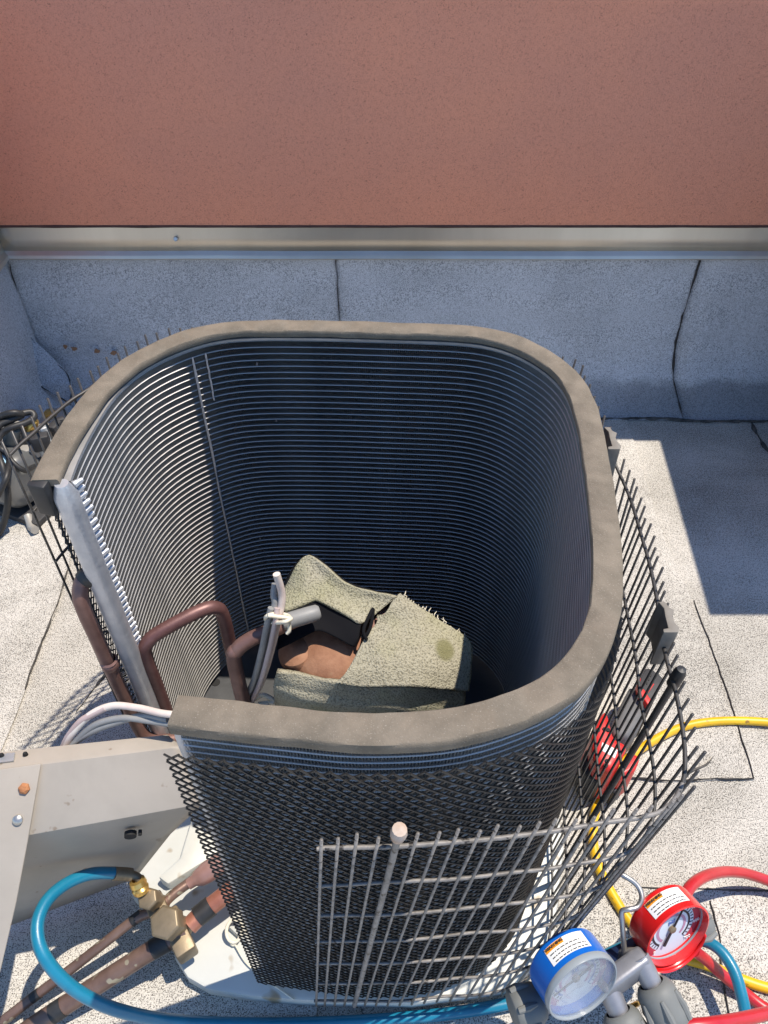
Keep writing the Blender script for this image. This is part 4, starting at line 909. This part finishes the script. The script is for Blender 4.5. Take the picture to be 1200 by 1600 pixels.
for k_ in (.01, -.18): build(MB().tube([pc+ax*k_-bx*.05+Vector((0, 0, -.09)), pc+ax*(k_+.03)-bx*.075+Vector((0, 0, -.103)), pc+ax*(k_+.055)-bx*.085+Vector((0, 0, -.095))], .012, 10), 'foot', M['pump_pale'], vp, smooth=True)
build(MB().box(P(58, 705, .13), (.12, .12, .11), Matrix.Rotation(.5, 3, 'Z')), 'pump_block', M['pump_pale'], vp, bevel=.012)
build(MB().box(P(80, 684, .15), (.10, .07, .04), Matrix.Rotation(.5, 3, 'Z')), 'valve_cover', M['galv_plain'], vp, bevel=.008)
for i in range(4): build(MB().box(P(42+i*3, 668-i*2+i*7, .20), (.07, .010, .03), Matrix.Rotation(-.3, 3, 'Z')), 'cooling_fin', M['pump_pale'], vp, bevel=.002)
build(MB().tube([P(14, 706, .14), P(17, 690, .19), P(20, 668, .24)], .022, 16), 'handle_post', M['knob'], vp, smooth=True)
build(MB().lathe([(.0001, .03), (.012, .028), (.018, .015), (.018, -.01), (.012, -.02)], P(48, 667, .22), (.5, .2, .6), 6), 'brass_fitting', M['brass'], vp, bevel=.002)
build(MB().lathe([(.0001, .02), (.014, .018), (.016, 0), (.012, -.02)], P(44, 680, .19), (.6, -.4, .3), 16), 'brass_fitting', M['brass'], vp, smooth=True)
pcd = tag(empty('power_cord', P(0, 830, 0)), 'black power cord coiled over the pump handle', 'cord')
cable('cord', PP((-10, 668, .24), (6, 655, .26), (28, 648, .27), (48, 644, .265), (53, 652, .255), (40, 661, .25), (18, 668, .25), (2, 678, .24), (-6, 700, .22), (4, 730, .2), (12, 770, .14), (10, 800, .08), (0, 830, .02), (-20, 850, .012)), .0095, M['black_ins'], pcd, 10)
cable('cord', PP((-14, 660, .25), (4, 649, .28), (22, 645, .285), (34, 648, .27), (20, 655, .265), (0, 664, .26), (-12, 680, .25)), .0095, M['black_ins'], pcd, 10)
cable('cord', PP((-20, 690, .2), (0, 700, .22), (14, 716, .2), (10, 745, .2), (-4, 775, .16), (-20, 800, .1)), .0085, M['black_ins'], pcd, 10)
cable('cord', PP((30, 700, .17), (50, 690, .19), (66, 700, .17), (58, 722, .14), (40, 735, .17), (20, 722, .2), (6, 700, .22)), .0075, M['black_ins'], pcd, 10)
for u_, v_, z_, sx in ((64, 690, .2, .05), (74, 700, .17, .045), (88, 672, .19, .04), (70, 676, .21, .03), (96, 664, .19, .03)):
    build(MB().box(P(u_, v_, z_), (sx, sx*.7, .05), Matrix.Rotation(u_*.3, 3, 'Z')), 'fitting_block', M['galv_plain'] if u_ % 4 else M['tool_black'], vp, bevel=.006)
tb_ = tag(empty('equipment_case', P(85, 645, .0)), 'flat grey-tan case with a brass knob behind the pump', 'case')
build(MB().prism(PP((56, 660, .17), (72, 635, .17), (100, 635, .17), (112, 646, .17), (108, 664, .17), (70, 672, .17)), (0, 0, -.165)), 'case_body', M['pump_pale'], tb_, bevel=.01)
build(MB().lathe([(.0001, .016), (.016, .013), (.019, .004), (.019, -.003)], P(79, 649, .17), (0, 0, 1), 20), 'brass_knob', M['brass'], tb_, smooth=True)
